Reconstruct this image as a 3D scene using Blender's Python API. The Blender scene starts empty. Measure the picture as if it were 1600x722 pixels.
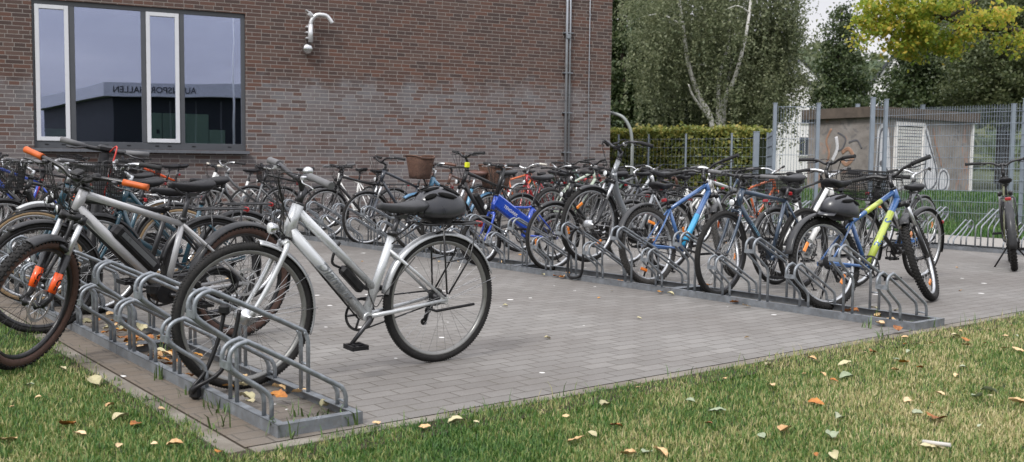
import bpy, bmesh, math, random
import numpy as np
from mathutils import Vector, Matrix, Euler
random.seed(7); rng=np.random.default_rng(7)
PI=math.pi; R_=math.radians
scene=bpy.context.scene
COL=scene.collection
V3=Vector
def lerp(a,b,t): return a+(b-a)*t

# ---------------------------------------------------------------- materials
MATS={}
def new_mat(name):
    m=bpy.data.materials.new(name); m.use_nodes=True
    nt=m.node_tree; b=nt.nodes['Principled BSDF']
    return m,nt,b
def N(nt,t,**k):
    n=nt.nodes.new(t)
    for a,v in k.items(): setattr(n,a,v)
    return n
def ramp(nt,fac,stops,interp='LINEAR'):
    r=N(nt,'ShaderNodeValToRGB'); r.color_ramp.interpolation=interp
    e=r.color_ramp.elements
    while len(e)<len(stops): e.new(0.5)
    for i,(p,c) in enumerate(stops):
        e[i].position=p; e[i].color=(c[0],c[1],c[2],1) if len(c)==3 else c
    nt.links.new(fac,r.inputs[0]); return r.outputs[0]
def mixc(nt,fac,a,b,mode='MIX'):
    m=N(nt,'ShaderNodeMix',data_type='RGBA',blend_type=mode)
    for s,v in ((m.inputs[0],fac),(m.inputs[6],a),(m.inputs[7],b)):
        if hasattr(v,'is_linked') or hasattr(v,'node'): nt.links.new(v,s)
        elif isinstance(v,(int,float)): s.default_value=v
        else: s.default_value=(v[0],v[1],v[2],1)
    return m.outputs[2]
def noise(nt,scale,detail=4,rough=.55,vec=None,dist=0):
    n=N(nt,'ShaderNodeTexNoise'); n.inputs['Scale'].default_value=scale; n.inputs['Detail'].default_value=detail
    n.inputs['Roughness'].default_value=rough; n.inputs['Distortion'].default_value=dist
    if vec is not None: nt.links.new(vec,n.inputs['Vector'])
    return n.outputs['Fac']
def math_n(nt,op,a,b=None,c=None):
    m=N(nt,'ShaderNodeMath',operation=op)
    for i,v in enumerate((a,b,c)):
        if v is None: continue
        if isinstance(v,(int,float)): m.inputs[i].default_value=v
        else: nt.links.new(v,m.inputs[i])
    return m.outputs[0]
def objco(nt): return N(nt,'ShaderNodeTexCoord').outputs['Object']
def bump(nt,b,h,strength=.3,dist=.01):
    n=N(nt,'ShaderNodeBump'); n.inputs['Strength'].default_value=strength; n.inputs['Distance'].default_value=dist
    nt.links.new(h,n.inputs['Height']); nt.links.new(n.outputs[0],b.inputs['Normal'])
def M(name,col,rough=.5,metal=0,coat=0,var=.12,nscale=9,dirt=.0,bmp=0,emit=None):
    """plain surface with uneven tone, gloss and a little settled dirt"""
    if name in MATS: return MATS[name]
    m,nt,b=new_mat(name); vec=objco(nt)
    nf=noise(nt,nscale,5,.6,vec)
    lo=[max(0,c*(1-var)) for c in col]; hi=[min(1,c*(1+var)) for c in col]
    c=ramp(nt,nf,[(.3,lo),(.7,hi)])
    if dirt>0:
        n2=noise(nt,nscale*3.3,6,.7,vec)
        f=ramp(nt,n2,[(.5,(0,0,0)),(.78,(dirt,)*3)])
        c=mixc(nt,f,c,(.16,.14,.115))
    nt.links.new(c,b.inputs['Base Color'])
    rr=ramp(nt,noise(nt,nscale*2,3,.6,vec),[(.3,(max(.03,rough-.1),)*3),(.75,(min(1,rough+.12),)*3)])
    nt.links.new(rr,b.inputs['Roughness'])
    if rough>.4 and max(col)<.08: b.inputs['Specular IOR Level'].default_value=.25
    b.inputs['Metallic'].default_value=metal; b.inputs['Coat Weight'].default_value=coat; b.inputs['Coat Roughness'].default_value=.12
    if bmp: bump(nt,b,noise(nt,nscale*14,4,.6,vec),bmp,.003)
    MATS[name]=m; return m
def paint(name,col,rough=.32,metal=.0): return M('paint_'+name,col,rough,metal,.9,.05,7,.06)

BLACK=M('black_plastic',(.012,.012,.0135),.48,0,0,.25,15,.12)
BLKP=M('black_paint',(.009,.009,.0105),.36,0,.15,.15,8,.1)
RUB=M('tyre_rubber',(.02,.0195,.0195),.85,0,0,.25,30,.22)
RUBG=M('worn_tyre_rubber',(.05,.048,.046),.85,0,0,.25,30,.3)
RUBB=M('brown_tyre_wall',(.08,.043,.032),.8,0,0,.2,30,.25)
RUBT=M('tan_tyre_wall',(.34,.235,.13),.75,0,0,.2,30,.2)
ALU=M('brushed_aluminium',(.56,.57,.58),.33,.9,0,.12,14,.12)
DALU=M('dark_aluminium',(.06,.06,.064),.36,.7,0,.15,14,.12)
CHROME=M('chrome',(.6,.61,.62),.2,1,0,.05,9,.08)
STEEL=M('spoke_steel',(.5,.5,.5),.3,.9,0,.05,9)
SPKD=M('dark_spoke',(.05,.05,.05),.4,.7,0,.05,9)
SILV=M('silver_fender',(.42,.43,.44),.34,.5,.2,.06,7,.1)
RIMG=M('grey_rim',(.25,.25,.24),.4,.6,0,.1,9,.2)
GALV=M('galvanised_steel',(.235,.256,.28),.4,.4,0,.3,26,.45,.1)
GALVD=M('galvanised_frame',(.18,.195,.213),.5,.3,0,.32,14,.6,.12)
SAD=M('saddle_vinyl',(.014,.014,.016),.5,0,0,.2,20,.1,.08)
SADG=M('grey_saddle_vinyl',(.045,.046,.05),.55,0,0,.15,20,.1,.08)
SADB=M('brown_leather',(.115,.055,.042),.45,0,.1,.2,16,.1,.05)
GRIP=M('grip_rubber',(.03,.03,.031),.7,0,0,.15,40)
GRIPG=M('grey_grip_rubber',(.13,.13,.135),.7,0,0,.15,40)
GRIPO=M('orange_grip_rubber',(.5,.1,.015),.5,0,0,.1,30)
GRIPB=M('brown_grip_leather',(.13,.065,.045),.5,0,0,.15,30)
GRIPW=M('white_grip_rubber',(.7,.66,.58),.5,0,0,.1,30)
ORG=M('orange_reflector',(.95,.28,.03),.25,0,.6,.06,9)
RED=M('red_lens',(.3,.012,.016),.25,0,.5,.1,9)
WHT=M('white_plastic',(.75,.75,.74),.35,0,.2,.04,9,.08)
LENS=M('headlight_lens',(.75,.77,.78),.12,.4,.8,.03,9)
CABLE=M('cable_sheath',(.015,.015,.015),.4,0,0,.1,9)
YEL=M('yellow_tag',(.72,.75,.03),.5,0,0,.08,9)
ORGP=M('orange_paint',(.9,.11,.015),.35,0,.3,.05,9)

def wicker():
    m,nt,b=new_mat('wicker'); vec=objco(nt)
    w1=N(nt,'ShaderNodeTexWave',wave_type='BANDS',bands_direction='Z'); w1.inputs['Scale'].default_value=22; w1.inputs['Distortion'].default_value=2.5; w1.inputs['Detail Scale'].default_value=6
    nt.links.new(vec,w1.inputs[0])
    v=N(nt,'ShaderNodeTexVoronoi'); v.inputs['Scale'].default_value=60; nt.links.new(vec,v.inputs['Vector'])
    h=math_n(nt,'MULTIPLY',w1.outputs['Fac'],math_n(nt,'ADD',v.outputs['Distance'],.35))
    c=ramp(nt,h,[(.05,(.02,.011,.008)),(.35,(.1,.046,.029)),(.9,(.2,.1,.062))])
    nt.links.new(c,b.inputs['Base Color']); b.inputs['Roughness'].default_value=.65; bump(nt,b,h,.9,.008)
    return m
WICK=wicker()

# ---------------------------------------------------------------- mesh builder
class MB:
    def __init__(s): s.v=[]; s.f=[]; s.sm=[]; s.mi=[]
    def add(s,vs,fs,smooth=True,mi=0):
        o=len(s.v); s.v.extend([tuple(v) for v in vs])
        for f in fs: s.f.append(tuple(i+o for i in f)); s.sm.append(smooth); s.mi.append(mi)
    def box(s,c,size,rot=None,mi=0,taper=1,bev=0):
        hx,hy,hz=size[0]/2,size[1]/2,size[2]/2
        vs=[]
        if bev<=0:
            for z in (-1,1):
                t=taper if z>0 else 1
                for (x,y) in ((-1,-1),(1,-1),(1,1),(-1,1)): vs.append(V3((x*hx*t,y*hy*t,z*hz)))
            fs=[(3,2,1,0),(4,5,6,7),(0,1,5,4),(1,2,6,5),(2,3,7,6),(3,0,4,7)]
        else:
            bv=min(bev,hx*.9,hy*.9,hz*.9); rings=[]
            for z,i in ((-hz,bv),(-hz+bv,0),(hz-bv,0),(hz,bv)):
                X,Y=hx-i,hy-i; k=bv*.999 if i==0 else bv*.5
                rings.append([V3(p) for p in ((-X+k,-Y,z),(X-k,-Y,z),(X,-Y+k,z),(X,Y-k,z),(X-k,Y,z),(-X+k,Y,z),(-X,Y-k,z),(-X,-Y+k,z))])
            vs=[p for r in rings for p in r]; fs=[tuple(reversed(range(8))),tuple(range(24,32))]
            for r in range(3):
                for i in range(8):
                    j=(i+1)%8; fs.append((r*8+i,r*8+j,r*8+8+j,r*8+8+i))
        m=(rot if rot is not None else Matrix.Identity(3)); c=V3(c)
        s.add([m@v+c for v in vs],fs,False,mi)
    def tube(s,pts,r,n=8,cap=True,closed=False,mi=0,flat=1.0,up=None):
        P=[V3(p) for p in pts]; k=len(P)
        if k<2: return
        rs=r if isinstance(r,(list,tuple)) else [r]*k
        T=[]
        for i in range(k):
            if closed: t=(P[(i+1)%k]-P[i-1])
            else: t=(P[min(i+1,k-1)]-P[max(i-1,0)])
            if t.length<1e-9: t=V3((0,0,1))
            T.append(t.normalized())
        a=V3(up) if up is not None else (V3((0,1,0)) if abs(T[0].y)<.9 else V3((0,0,1)))
        u=(a-T[0]*a.dot(T[0])).normalized(); vs=[]
        for i in range(k):
            u=(u-T[i]*u.dot(T[i]))
            u=u.normalized() if u.length>1e-6 else T[i].orthogonal().normalized()
            w=T[i].cross(u)
            for j in range(n):
                an=2*PI*j/n; vs.append(P[i]+u*math.cos(an)*rs[i]*flat+w*math.sin(an)*rs[i])
        fs=[]
        for i in range(k if closed else k-1):
            i2=(i+1)%k
            for j in range(n):
                j2=(j+1)%n; fs.append((i*n+j,i*n+j2,i2*n+j2,i2*n+j))
        s.add(vs,fs,True,mi)
        if cap and not closed:
            o=len(s.v)-len(vs)
            s.f.append(tuple(o+j for j in reversed(range(n)))); s.sm.append(False); s.mi.append(mi)
            s.f.append(tuple(o+(k-1)*n+j for j in range(n))); s.sm.append(False); s.mi.append(mi)
    def lathe(s,prof,n=32,a0=0,a1=2*PI,closed_prof=True,c=(0,0,0),mi=0,smooth=True):
        """profile (radius, y) swept about the local Y axis"""
        full=abs(a1-a0-2*PI)<1e-6; k=n if full else n+1; m=len(prof); c=V3(c); vs=[]
        for i in range(k):
            a=a0+(a1-a0)*i/n
            for (r,y) in prof: vs.append(c+V3((r*math.cos(a),y,r*math.sin(a))))
        fs=[]
        for i in range(n):
            i2=(i+1)%k
            for j in range(m if closed_prof else m-1):
                j2=(j+1)%m; fs.append((i*m+j,i2*m+j,i2*m+j2,i*m+j2))
        s.add(vs,fs,smooth,mi)
        if closed_prof and not full:
            o=len(s.v)-len(vs)
            s.f.append(tuple(o+j for j in range(m))); s.sm.append(False); s.mi.append(mi)
            s.f.append(tuple(o+(k-1)*m+j for j in reversed(range(m)))); s.sm.append(False); s.mi.append(mi)
    def ball(s,c,r,n=10,m=6,mi=0):
        c=V3(c); rx,ry,rz=(r,r,r) if isinstance(r,(int,float)) else r; vs=[];fs=[]
        for i in range(m+1):
            t=PI*i/m
            for j in range(n):
                p=2*PI*j/n; vs.append(c+V3((rx*math.sin(t)*math.cos(p),ry*math.sin(t)*math.sin(p),rz*math.cos(t))))
        for i in range(m):
            for j in range(n):
                j2=(j+1)%n; fs.append((i*n+j,(i+1)*n+j,(i+1)*n+j2,i*n+j2))
        s.add(vs,fs,True,mi)
    def loft(s,rings,mi=0,cap=True,smooth=True):
        n=len(rings[0]); vs=[p for r in rings for p in r]; fs=[]
        for i in range(len(rings)-1):
            for j in range(n):
                j2=(j+1)%n; fs.append((i*n+j,i*n+j2,(i+1)*n+j2,(i+1)*n+j))
        s.add(vs,fs,smooth,mi)
        if cap:
            o=len(s.v)-len(vs)
            s.f.append(tuple(o+j for j in reversed(range(n)))); s.sm.append(smooth); s.mi.append(mi)
            e=o+(len(rings)-1)*n; s.f.append(tuple(e+j for j in range(n))); s.sm.append(smooth); s.mi.append(mi)
    def mesh(s,name,mats):
        me=bpy.data.meshes.new(name); me.from_pydata(s.v,[],s.f)
        me.polygons.foreach_set('use_smooth',s.sm); me.polygons.foreach_set('material_index',s.mi)
        for m in (mats if isinstance(mats,(list,tuple)) else [mats]): me.materials.append(m)
        me.update(); return me
    def obj(s,name,mats,parent=None,mat4=None):
        return link(name,s.mesh(name,mats),parent,mat4)
def link(name,data,parent=None,mat4=None):
    o=bpy.data.objects.new(name,data); COL.objects.link(o)
    if parent is not None: o.parent=parent
    if mat4 is not None: o.matrix_local=mat4
    return o
def tag(o,label=None,cat=None,group=None,kind=None):
    if label: o['label']=label
    if cat: o['category']=cat
    if group: o['group']=group
    if kind: o['kind']=kind
    return o
def thing(name,label,cat,loc=(0,0,0),rot=(0,0,0),group=None):
    o=bpy.data.objects.new(name,None); COL.objects.link(o); o.location=loc; o.rotation_euler=rot; o.empty_display_size=.1
    return tag(o,label,cat,group)
def catmull(P,k=4,closed=False):
    P=[V3(p) for p in P]; n=len(P); out=[]
    rngi=range(n) if closed else range(n-1)
    for i in rngi:
        p0=P[i-1] if (closed or i>0) else P[0]; p1=P[i]; p2=P[(i+1)%n]; p3=P[(i+2)%n] if closed else P[min(i+2,n-1)]
        for j in range(k):
            t=j/k; out.append(.5*((2*p1)+(-p0+p2)*t+(2*p0-5*p1+4*p2-p3)*t*t+(-p0+3*p1-3*p2+p3)*t**3))
    if not closed: out.append(P[-1])
    return out
def np_mesh(name,verts,faces,mat,smooth=False):
    me=bpy.data.meshes.new(name); k=faces.shape[1]
    me.vertices.add(len(verts)); me.vertices.foreach_set('co',verts.astype(np.float32).ravel())
    me.loops.add(faces.size); me.loops.foreach_set('vertex_index',faces.astype(np.int32).ravel())
    me.polygons.add(len(faces)); me.polygons.foreach_set('loop_start',np.arange(0,faces.size,k,dtype=np.int32))
    if smooth: me.polygons.foreach_set('use_smooth',np.ones(len(faces),dtype=bool))
    me.materials.append(mat); me.update(calc_edges=True); return me
def text_mesh(txt,size,shear=0.,bold=0.):
    cu=bpy.data.curves.new('t','FONT'); cu.body=txt; cu.size=size; cu.align_x='CENTER'; cu.align_y='CENTER'; cu.shear=shear; cu.offset=bold
    cu.resolution_u=3
    o=bpy.data.objects.new('t',cu); COL.objects.link(o)
    dg=bpy.context.evaluated_depsgraph_get(); dg.update()
    me=bpy.data.meshes.new_from_object(o.evaluated_get(dg)); bpy.data.objects.remove(o); bpy.data.curves.remove(cu)
    return me

# ---------------------------------------------------------------- the camera and the site's own grid
H=1.08; F=35/36; PIT=math.atan((361-254)/1555.6); ROL=.0108
fw=V3((0,math.cos(PIT),-math.sin(PIT))); r0=V3((1,0,0)); u0=r0.cross(fw)
rt=math.cos(ROL)*r0+math.sin(ROL)*u0; up=rt.cross(fw)
cd=bpy.data.cameras.new('camera'); cam=bpy.data.objects.new('camera',cd); COL.objects.link(cam)
cam.matrix_world=Matrix(((rt.x,up.x,-fw.x,0),(rt.y,up.y,-fw.y,0),(rt.z,up.z,-fw.z,H),(0,0,0,1)))
cd.lens=35; cd.sensor_width=36; cd.sensor_fit='HORIZONTAL'; cd.clip_end=2000; cd.clip_start=.05
cd.dof.use_dof=True; cd.dof.focus_distance=6.6; cd.dof.aperture_fstop=4.5
scene.camera=cam
OX,OY=-.896,3.79; UX,UY=-.6153,.7883           # rack rows run along U, bikes stand along W
def L(a,b,z=0.): return V3((OX+a*UX+b*UY, OY+a*UY-b*UX, z))
YAW=math.atan2(-UX,UY)                          # heading of +b
def ground_h(x,y):
    b=(x-OX)*UY-(y-OY)*UX; a=(x-OX)*UX+(y-OY)*UY
    t=min(1,max(0,(b-14.6)/4.5)); t=t*t*(3-2*t)
    s=min(1,max(0,(a-19)/10)); s=s*s*(3-2*s)*.4
    return t*.45+s*(1-t)
# ---------------------------------------------------------------- bicycles
WCACHE={}
def circ(r,n,c=(0,0),a0=0.,a1=2*PI,inc=False):
    k=n+1 if inc else n
    return [(c[0]+r*math.cos(a0+(a1-a0)*i/n),c[1]+r*math.sin(a0+(a1-a0)*i/n)) for i in range(k)]
def wheel_meshes(R,tw,tyre,rim,spoke,wall,knobs,lod,hub,cass,disc,nsp):
    key=(R,tw,tyre.name,rim.name,spoke.name,wall.name if wall else 0,knobs,lod,hub,cass,disc,nsp)
    if key in WCACHE: return WCACHE[key]
    seg=(28,40,64)[lod]; pn=(6,8,12)[lod]; out={}
    rc=R-tw; Rr=R-2*tw+.006
    b=MB()
    rw=min(tw*.72,.014)
    b.lathe([(Rr+.004,rw),(Rr-.006,rw),(Rr-.018,rw*.45),(Rr-.018,-rw*.45),(Rr-.006,-rw),(Rr+.004,-rw),(Rr-.004,-rw*.6),(Rr-.004,rw*.6)],seg)
    hr={'n':.014,'dyn':.042,'gear':.032}[hub]
    hp=[(.004,-.062),(.011,-.058),(.011,-.04),(.027 if hub=='n' else hr*.95,-.036),(.026 if hub=='n' else hr,-.031),(hr,-.02),(hr,.02),(.026 if hub=='n' else hr,.031),(.027 if hub=='n' else hr*.95,.036),(.011,.04),(.011,.058),(.004,.062)]
    b.lathe(hp,(6,10,16)[lod],closed_prof=False,mi=1)
    if cass and lod:
        for i in range(5): 
            ro=.05-.006*i; y=-.03-.0045*i; b.lathe([(ro,y),(ro,y-.002),(.015,y-.002),(.015,y)],16,mi=2,smooth=False)
    out['wheel']=b.mesh('wheel',[rim,ALU if hub!='n' else DALU,DALU])
    b=MB()
    if wall is None:
        b.lathe([(rc+x*1.0,y*.96) for x,y in circ(tw,pn)],seg)
        if lod==2 and not knobs:   # fine tread
            for i in range(150):
                a=2*PI*i/150
                for s in (-1,1):
                    c=V3(((R-.0008)*math.cos(a+.006*s),s*tw*.3,(R-.0008)*math.sin(a+.006*s)))
                    b.box(c,(.003,tw*.45,.006),Matrix.Rotation(-a,3,'Y')@Matrix.Rotation(s*.5,3,'X'))
    else:
        b.lathe([(rc+x,y) for x,y in circ(tw*.97,pn)],seg,mi=1)
        pr=circ(tw*1.02,6,(0,0),-1.05,1.05,True)+circ(tw*.9,6,(0,0),1.05,-1.05,True)
        b.lathe([(rc+x,y) for x,y in pr],seg)
    if knobs:
        nk=(34,50,72)[lod]; kr=.0045+tw*.06
        for i in range(nk):
            for (y,off,an,w) in ((tw*.22,0,.1,.0095),(-tw*.22,0,-.1,.0095),(tw*.62,.5,.62,.011),(-tw*.62,.5,-.62,.011),(tw*.9,0,1.15,.010),(-tw*.9,0,-1.15,.010)):
                a=2*PI*(i+off)/nk; rr=rc+tw*math.cos(an)*1.0
                b.box(V3((rr*math.cos(a),tw*math.sin(an)*1.02,rr*math.sin(a))),(kr*1.6,w,.011*R/.35),Matrix.Rotation(-a,3,'Y')@Matrix.Rotation(an,3,'Z'))
    out['tyre']=b.mesh('tyre',[tyre,wall] if wall else [tyre])
    b=MB(); fr=.024 if hub=='n' else hr*.93; sr=(.0016,.0013,.0011)[lod]
    for i in range(nsp):
        s=1 if i%2 else -1; a=2*PI*i/nsp; d=(1 if (i//2)%2 else -1)*2*PI/nsp*(3.2 if nsp>20 else 2)
        b.tube([(fr*math.cos(a-d),s*.033,fr*math.sin(a-d)),((Rr-.012)*math.cos(a),0,(Rr-.012)*math.sin(a))],sr,3,cap=False)
    out['spokes']=b.mesh('spokes',spoke)
    if disc:
        b=MB(); ro=.085; b.lathe([(ro,.048),(ro,.0498),(ro-.016,.0498),(ro-.016,.048)],(16,24,36)[lod],smooth=False)
        for i in range(6):
            a=i*PI/3; b.tube([(.02*math.cos(a-.5),.049,.02*math.sin(a-.5)),((ro-.012)*math.cos(a),.049,(ro-.012)*math.sin(a))],.004,4,cap=False)
        out['brake_disc']=b.mesh('brake_disc',ALU)
    WCACHE[key]=out; return out
REFL=None
def reflector_mesh():
    global REFL
    if REFL is None:
        b=MB(); b.box((0,0,0),(.028,.012,.085),bev=.004); REFL=b.mesh('reflector',ORG)
    return REFL
SMESH={}
def saddle_mesh(kind,lod):
    k=(kind,lod)
    if k in SMESH: return SMESH[k]
    m={'sport':SAD,'city':SAD,'grey':SADG,'brown':SADB}[kind]; wide={'sport':.068,'city':.095,'grey':.085,'brown':.1}[kind]
    b=MB(); st=[(-.135,.45,.010,.012),(-.125,.86,.014,.03),(-.09,1.,.012,.05),(-.04,.86,.004,.05),(0,.52,-.004,.045),(.04,.33,-.006,.04),(.09,.26,-.004,.034),(.125,.22,.0,.026),(.14,.12,-.006,.014)]
    n=(8,10,16)[lod]; rings=[]
    for (x,w,z,t) in st:
        hw=wide*w; r=[]
        for j in range(n):
            a=2*PI*j/n; cy,sz=math.cos(a),math.sin(a)
            y=hw*math.copysign(abs(cy)**.75,cy); zz=z+(sz*.012 if sz>0 else sz*t)-.018*(abs(y)/max(wide,.01))**2
            r.append(V3((x,y,zz)))
        rings.append(r)
    b.loft(rings)
    if kind in('city','brown','grey') and lod:
        for s in (-1,1): b.tube([(-.09,s*.045,-.09+.03),(-.09,s*.045,-.02)],.017,8,mi=1)
    for s in (-1,1): b.tube(catmull([(-.1,s*.04,-.035),(-.05,s*.024,-.06),(.05,s*.02,-.058),(.11,s*.01,-.02)],3),.0035,5,mi=1)
    b.box((0,0,-.062),(.045,.05,.02),mi=1)
    SMESH[k]=b.mesh('saddle',[m,DALU]); return SMESH[k]
DEF=dict(R=.345,tw=.02,wb=1.07,bb=(.445,.285),sl=.50,sa=73.,ha=71.,ht=.17,off=.045,fl=.40,style='diamond',sh=.98,fork='rigid',bar='flat',
 fc=BLKP,fc2=None,forkc=None,tyre=RUB,wall=None,rim=ALU,spoke=STEEL,knobs=False,fender=None,saddle='sport',grip=GRIP,rack=None,bf=None,br=None,
 guard=False,kick=True,disc=False,refl=0,hub='n',cass=True,batt=None,motor=False,lights=True,lod=1,steer=0.,bell=False,spacer=.045,stem=.08,barrise=0.,tail=True,
 crank=210,sleeves=(),fback=200,rback=196,dtr=None,ttr=None,broll=0.,basz=0.,lock=None,lett=None,stub=False,bag=None,barw=.30,stays=True,nsp=None,levers=True,gripl=.125)
def bike(label,group,**kw):
    p=dict(DEF); p.update(kw); lod=p['lod']; R=p['R']; wb=p['wb']; q=(5,7,10)[lod]
    root=thing('bicycle',label,'bicycle',group=group)
    half=wb/2
    sh=lambda v: V3((v[0]-half,v[1],v[2]))       # bike space has the rear hub at x=0; the Empty sits midway on the ground
    A=V3((0,0,R)); B=V3((wb,0,R)); BB=V3((p['bb'][0],0,p['bb'][1]))
    sa=R_(p['sa']); sd=V3((-math.cos(sa),0,math.sin(sa))); S=BB+sd*p['sl']
    ha=R_(p['ha']); d=V3((-math.cos(ha),0,math.sin(ha))); nn=V3((math.sin(ha),0,math.cos(ha)))
    fl=p['fl'] if p['fork']=='rigid' else p['fl']+.085
    K0=B-nn*p['off']+d*math.sqrt(max(.01,fl**2-p['off']**2)); Hb=K0+d*.02; Ht=Hb+d*p['ht']
    fc=p['fc']; fc2=p['fc2'] or fc; forkc=p['forkc'] or fc
    # ---- frame
    b=MB(); T=lambda pts,r,mi=0,n=q+2,**k: b.tube([sh(x) for x in pts],r,n,mi=mi,**k)
    st=p['style']; e_bike=p['batt'] is not None
    T([Hb,Ht],[.026,.025] if st!='trapez' else [.031,.029]); b.lathe([(.027,0),(.027,.006),(.02,.006),(.02,0)],10,c=(99,0,0)) if 0 else None
    if st in('diamond','mtb'):
        T([Ht-d*.025,S-sd*.03],[.021,.017],1 if p['fc2'] else 0); dtr=.028 if st=='mtb' or e_bike else .022
        T([Hb+d*.03,BB],[dtr,dtr*.92])
    elif st=='trapez':
        T([Ht-d*.025,BB+sd*p['sl']*.33],[.024,.019]); T([Hb+d*.035,BB],[.031,.027])
    elif st=='wave':
        c=[Hb+d*.06,Hb+V3((-.1,0,-.13)),BB+V3((.13,0,.12)),BB]
        T(catmull(c,5),.034 if not e_bike else .042)
    elif st=='step':
        T([Ht-d*.03,Ht+V3((-.1,0,-.16)),BB+sd*.2],.017); T([Hb+d*.02,Hb+V3((-.09,0,-.2)),BB],.02)
    elif st=='fold':
        b.box(sh(lerp(Ht-d*.05,BB+sd*.12,.5)),((Ht-BB-sd*.12).length*1.04,  .055,.15),Matrix.Rotation(math.atan2(-(Ht-d*.05-BB-sd*.12).z,(Ht-BB-sd*.12).x),3,'Y'),bev=.018)
        T(catmull([lerp(Ht,BB+sd*.12,.55)+V3((0,0,.05)),S+V3((.09,0,-.02)),S+sd*(-.01)],5),.014)
    T([BB,S],[.018,.0165] if st not in('fold','trapez') else [.03,.024] if st=='fold' else [.0235,.0225])
    b.tube([sh(BB+V3((0,-.036,0))),sh(BB+V3((0,.036,0)))],.024 if not p['motor'] else .03,q+3)
    seat=S-sd*.03
    if st in('step','trapez') : seat=BB+sd*p['sl']*.8
    for s in (-1,1):
        dx=V3((0,s*.062,0)); T([seat+V3((0,s*.012,0)),lerp(seat,A,.45)+V3((0,s*.045,0)),A+dx],[.0095,.009,.008])
        T([BB+V3((0,s*.02,0)),lerp(BB,A,.3)+V3((0,s*.042,0)),A+dx],[.013,.012,.009])
        b.box(sh(A+dx+V3((.01,0,0))),(.045,.007,.03))
    c=b
    str_=.0215 if st not in('trapez','fold') else .029
    c.tube([sh(S-sd*.02),sh(S+sd*.008)],str_,q+3,mi=2); c.tube([sh(Ht-d*.004),sh(Ht+d*.012)],.028,q+3,mi=2); c.tube([sh(Hb-d*.012),sh(Hb+d*.004)],.028,q+3,mi=2)
    fr=b.obj('frame',[fc,fc2,BLKP],root)
    for (w_,t0,t1,mt_,rr_) in p['sleeves']:
        a_,e_=((Hb+d*.03),BB) if w_=='dt' else (Ht-d*.025,S-sd*.03); c=MB(); c.tube([sh(lerp(a_,e_,t0)),sh(lerp(a_,e_,t1))],rr_,q+4); c.obj('colour_panel',mt_,fr)
    if p['lock']:
        a_=Hb+d*.02; v=(BB-a_).normalized(); up_=V3((-v.z,0,v.x)); up_=up_ if up_.z>0 else -up_; c=MB()
        c.box(sh(lerp(a_,BB,.68)+up_*.078),(.17,.05,.05),Matrix.Rotation(math.atan2(-v.z,v.x),3,'Y'),bev=.012); c.tube([sh(x) for x in catmull([lerp(a_,BB,.54)+up_*.075,lerp(a_,BB,.46)+up_*.06,lerp(a_,BB,.41)+up_*.1,lerp(a_,BB,.385)+up_*.16],4)],.007,6); c.obj('lock_holder',BLACK,fr)
    # ---- seatpost, saddle
    sz=p['sh']; top=BB+sd*((sz-.05-BB.z)/sd.z)
    c=MB(); c.tube([sh(S-sd*.05),sh(top)],.0137,q+2); c.obj('seatpost',DALU if lod==0 or p['saddle']!='brown' else ALU,root)
    link('saddle',saddle_mesh(p['saddle'],lod),root,Matrix.Translation(sh(V3((top.x-.01,0,sz)))))
    # ---- wheels
    def wheel(c,front,mat4=Matrix.Identity(4)):
        w=wheel_meshes(R,p['tw'],p['tyre'],p['rim'],p['spoke'],p['wall'],p['knobs'],lod,('dyn' if p['hub']=='dyn' else 'n') if front else ('gear' if p['hub'] in('gear','dyn') and not p['cass'] else 'n'),p['cass'] and not front,p['disc'],p['nsp'] or (20,28,32)[lod])
        o=link('wheel',w['wheel'],root,mat4@Matrix.Translation(sh(c))@Matrix.Rotation(random.random()*6,4,'Y'))
        for k in ('tyre','spokes','brake_disc'):
            if k in w: link(k,w[k],o)
        for i in range(p['refl']):
            a=i*PI+.6; rr=R*.62; link('reflector',reflector_mesh(),o,Matrix.Translation((rr*math.cos(a),0,rr*math.sin(a)))@Matrix.Rotation(-a,4,'Y')@Matrix.Rotation(0,4,'Y'))
        return o
    wheel(A,False)
    stm=Matrix.Translation(sh(K0))@Matrix.Rotation(p['steer'],4,d)@Matrix.Translation(-sh(K0))
    wheel(B,True,stm)
    # ---- fork
    b=MB(); b2=MB(); hw=.05 if p['tw']<.024 else .058
    if p['fork']=='rigid':
        for s in (-1,1):
            y=V3((0,s*hw,0)); b.tube([sh(x) for x in catmull([K0+y*.35+d*.0,K0+y*.95-d*.05,lerp(K0,B,.6)+y-nn*.012,B+y],3)],[.014]*4+[.013]*3+[.011,.010,.009],q)
        b.tube([sh(K0+V3((0,-hw*.9,0))-d*.012),sh(K0+V3((0,hw*.9,0))-d*.012)],.014,q)
        fo=b.obj('fork',forkc,root,stm)
    else:
        for s in (-1,1):
            y=V3((0,s*hw,0)); b2.tube([sh(K0+y),sh(lerp(K0,B-nn*.03,.5)+y)],.0155,q+1)
            b.tube([sh(x) for x in (lerp(K0,B-nn*.035,.42)+y,lerp(K0,B-nn*.035,.9)+y,B+y)],[.021,.020,.016],q+1)
        b.tube([sh(lerp(K0,B,.38)+V3((0,-hw,0))+nn*.0),sh(lerp(K0,B,.34)+V3((0,-hw*.5,0))+nn*.03),sh(lerp(K0,B,.34)+V3((0,hw*.5,0))+nn*.03),sh(lerp(K0,B,.38)+V3((0,hw,0)))],.013,q)
        fo=b.obj('fork',forkc,root,stm); b2.obj('stanchions',p.get('stanch',ALU),fo)
        c=MB(); c.tube([sh(K0+V3((0,-hw,0))),sh(K0+V3((0,hw,0)))],.022,q+1); 
        for s in (-1,1): c.tube([sh(K0+V3((0,s*hw,0))-d*.03),sh(K0+V3((0,s*hw,0))+d*.014)],.02,q+1)
        c.obj('crown',BLKP,fo)
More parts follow.
